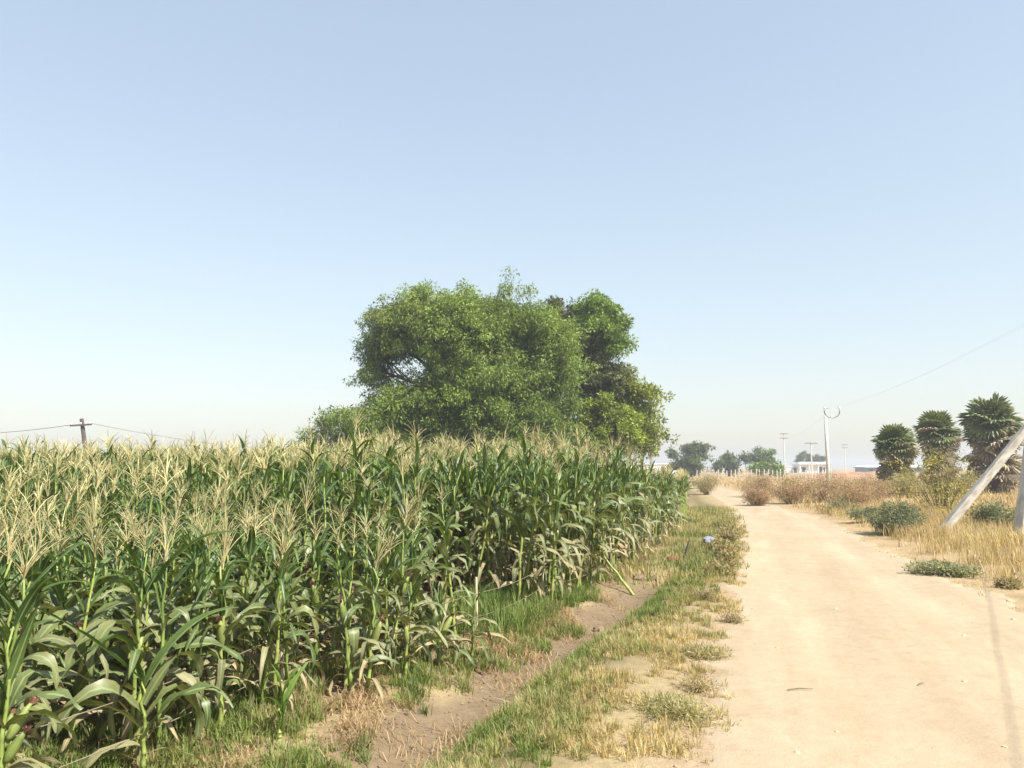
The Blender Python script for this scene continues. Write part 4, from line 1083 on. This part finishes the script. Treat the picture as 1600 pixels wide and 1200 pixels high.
MB().box((0, 0, 0.9), (4, 4, 1.8)).build('wall', M['white_wall'], sm_)
MB().box((0, 0, 1.88), (4.4, 4.4, 0.16)).build('roof', M['white_roof'], sm_)
MB().box((0.6, -2.02, 0.8), (0.8, 0.06, 1.5)).build('door', M['opening'], sm_)

# earth mound
def mound(name, x, y, w_, d_, h, label, mat):
    xs = np.linspace(-1, 1, 25); X, Y = np.meshgrid(xs, xs)
    rr = np.sqrt(X * X + Y * Y)
    Z = h * np.clip(1 - rr ** 2, 0, None) * (1 + 0.25 * vnoise(X * 3, Y * 3, 1, 71)) - 0.05
    idx = np.arange(625).reshape(25, 25)
    Qd = np.stack([idx[:-1, :-1], idx[:-1, 1:], idx[1:, 1:], idx[1:, :-1]], -1).reshape(-1, 4)
    me = npmesh(name, np.stack([X * w_ / 2, Y * d_ / 2, Z], -1).reshape(-1, 3), quads=Qd, mat=mat, smooth=True)
    return tag(link(name, me, None, (x, y, 0)), label, 'mound')
mound('earth_mound', 66, 150, 11, 6, 0.95, 'red-brown earth mound in front of the long shed', M['red_soil'])
mound('earth_mound', 49, 124, 13, 5, 0.85, 'red-brown earth bank under the white building', M['red_soil'])

# ------------------------------------------------------------------ small things on the verge and the road
bag = MB(); r_ = np.random.default_rng(5)
nu, nv = 12, 9
Vb = []
for j in range(nv):
    ph = math.pi * j / (nv - 1)
    for i in range(nu):
        a = 2 * math.pi * i / nu; k_ = 1 + 0.22 * math.sin(3 * a + 2 * ph) + r_.normal(0, 0.07)
        Vb.append((0.17 * math.sin(ph) * math.cos(a) * k_, 0.14 * math.sin(ph) * math.sin(a) * k_, 0.24 - 0.25 * math.cos(ph) * (0.9 + 0.1 * k_)))
Fb = [(j * nu + i, j * nu + (i + 1) % nu, (j + 1) * nu + (i + 1) % nu, (j + 1) * nu + i) for j in range(nv - 1) for i in range(nu)]
me = bpy.data.meshes.new('plastic_bag'); me.from_pydata(Vb, [], Fb); me.update(); me.materials.append(M['plastic'])
tag(link('plastic_bag', me, None, (4.3, 17.8, Hf(4.3, 17.8) - 0.05), (0, 0.15, 0.4), (1.0, 0.9, 0.5)), 'crumpled pale blue-grey plastic bag at the corn edge', 'bag')
sx, sy = 3.1, 14.9
tag(MB().tube([(0, 0, -0.05), (0.07, 0, 0.16), (0.13, 0.02, 0.34)], [0.022, 0.018, 0.012], 6).build('black_stick', M['black_stick'], None, (sx, sy, Hf(sx, sy))), 'short black stick poking up from the verge grass', 'stick')
def clod(x, y, s, label, mat, name='clod', cat='clod', group=None):
    V, F = [], []; r2 = np.random.default_rng(int(x * 991 + y * 77) % 9999)
    for j in range(5):
        ph = math.pi * (j + 0.5) / 5
        for i in range(8):
            a = 2 * math.pi * i / 8; k_ = r2.uniform(0.7, 1.2)
            V.append((s * math.sin(ph) * math.cos(a) * k_, s * math.sin(ph) * math.sin(a) * k_, s * 0.55 * -math.cos(ph) * k_ + s * 0.25))
    F = [(j * 8 + i, j * 8 + (i + 1) % 8, (j + 1) * 8 + (i + 1) % 8, (j + 1) * 8 + i) for j in range(4) for i in range(8)]
    F += [tuple(reversed(range(8))), tuple(32 + i for i in range(8))]
    me = bpy.data.meshes.new(name); me.from_pydata(V, [], F); me.update(); me.materials.append(mat)
    return tag(link(name, me, None, (x, y, Hf(x, y))), label, cat, group)
clod(2.92, 14.8, 0.13, 'rust-red clod of earth at the foot of the black stick', M['red_clod'])
clod(1.95, 12.6, 0.11, 'dark brown clod at the upper end of the ditch', M['clod'])
clod(2.22, 12.7, 0.09, 'smaller dark clod right of the ditch-end clod', M['clod'])
clod(0.98, 9.3, 0.075, 'brown dried-mud clod lying in the ditch', M['clod'])
for (x, y, s) in [(3.6, 6.6, 0.022), (2.5, 7.8, 0.018), (4.1, 5.6, 0.025), (3.0, 5.1, 0.02), (2.1, 5.4, 0.016), (4.6, 8.4, 0.03), (5.2, 7.2, 0.022), (1.7, 5.0, 0.02), (3.9, 9.9, 0.03), (5.6, 9.2, 0.03), (6.3, 10.4, 0.04), (5.0, 5.8, 0.02)]:
    clod(x, y, s, 'tiny tan pebble lying loose on the dusty road', M['pebble'], 'pebble', 'pebble', 'loose pebbles on the road')
for i, (x, y, L, a, lab) in enumerate([(2.2, 6.35, 0.2, 0.1, 'thin pale twig on the left part of the road'), (6.0, 9.0, 0.18, 0.2, 'thin twig on the right part of the road'), (3.2, 6.5, 0.09, 0.6, 'short bent twig in the middle of the road'), (4.35, 6.6, 0.07, -0.6, 'tiny dark twig near the cable shadow'), (2.0, 9.35, 0.3, 0.05, 'long thin twig beside the left road-edge tuft'), (0.6, 8.1, 0.3, 2.2, 'pale straw stick lying on the ditch bank'), (-0.05, 6.5, 0.28, 2.4, 'pale split stick in the near part of the ditch')]):
    tag(MB().tube([(-L / 2, 0, 0.008), (0, L * 0.06, 0.014), (L / 2, 0, 0.01)], [0.004, 0.0045, 0.003], 5).build('twig', M['stick' if i > 3 else 'twig'], None, (x, y, Hf(x, y) + 0.006), (0, 0, a)), lab, 'twig')

# ------------------------------------------------------------------ haze
hz = MB().box((0, 720, 7.2), (1840, 1600, 16.6)).build('haze', None)
m, n, out = nodes_of('haze')
pv = N(n, 'ShaderNodeVolumePrincipled')
pv.inputs['Color'].default_value = (0.93, 0.95, 1.0, 1)
pv.inputs['Density'].default_value = 0.001
pv.inputs['Anisotropy'].default_value = 0.2
n.links.new(pv.outputs[0], out.inputs['Volume'])
hz.data.materials.append(m)
tag(hz, 'pale dusty haze hanging over the whole plain', 'haze', kind='stuff')
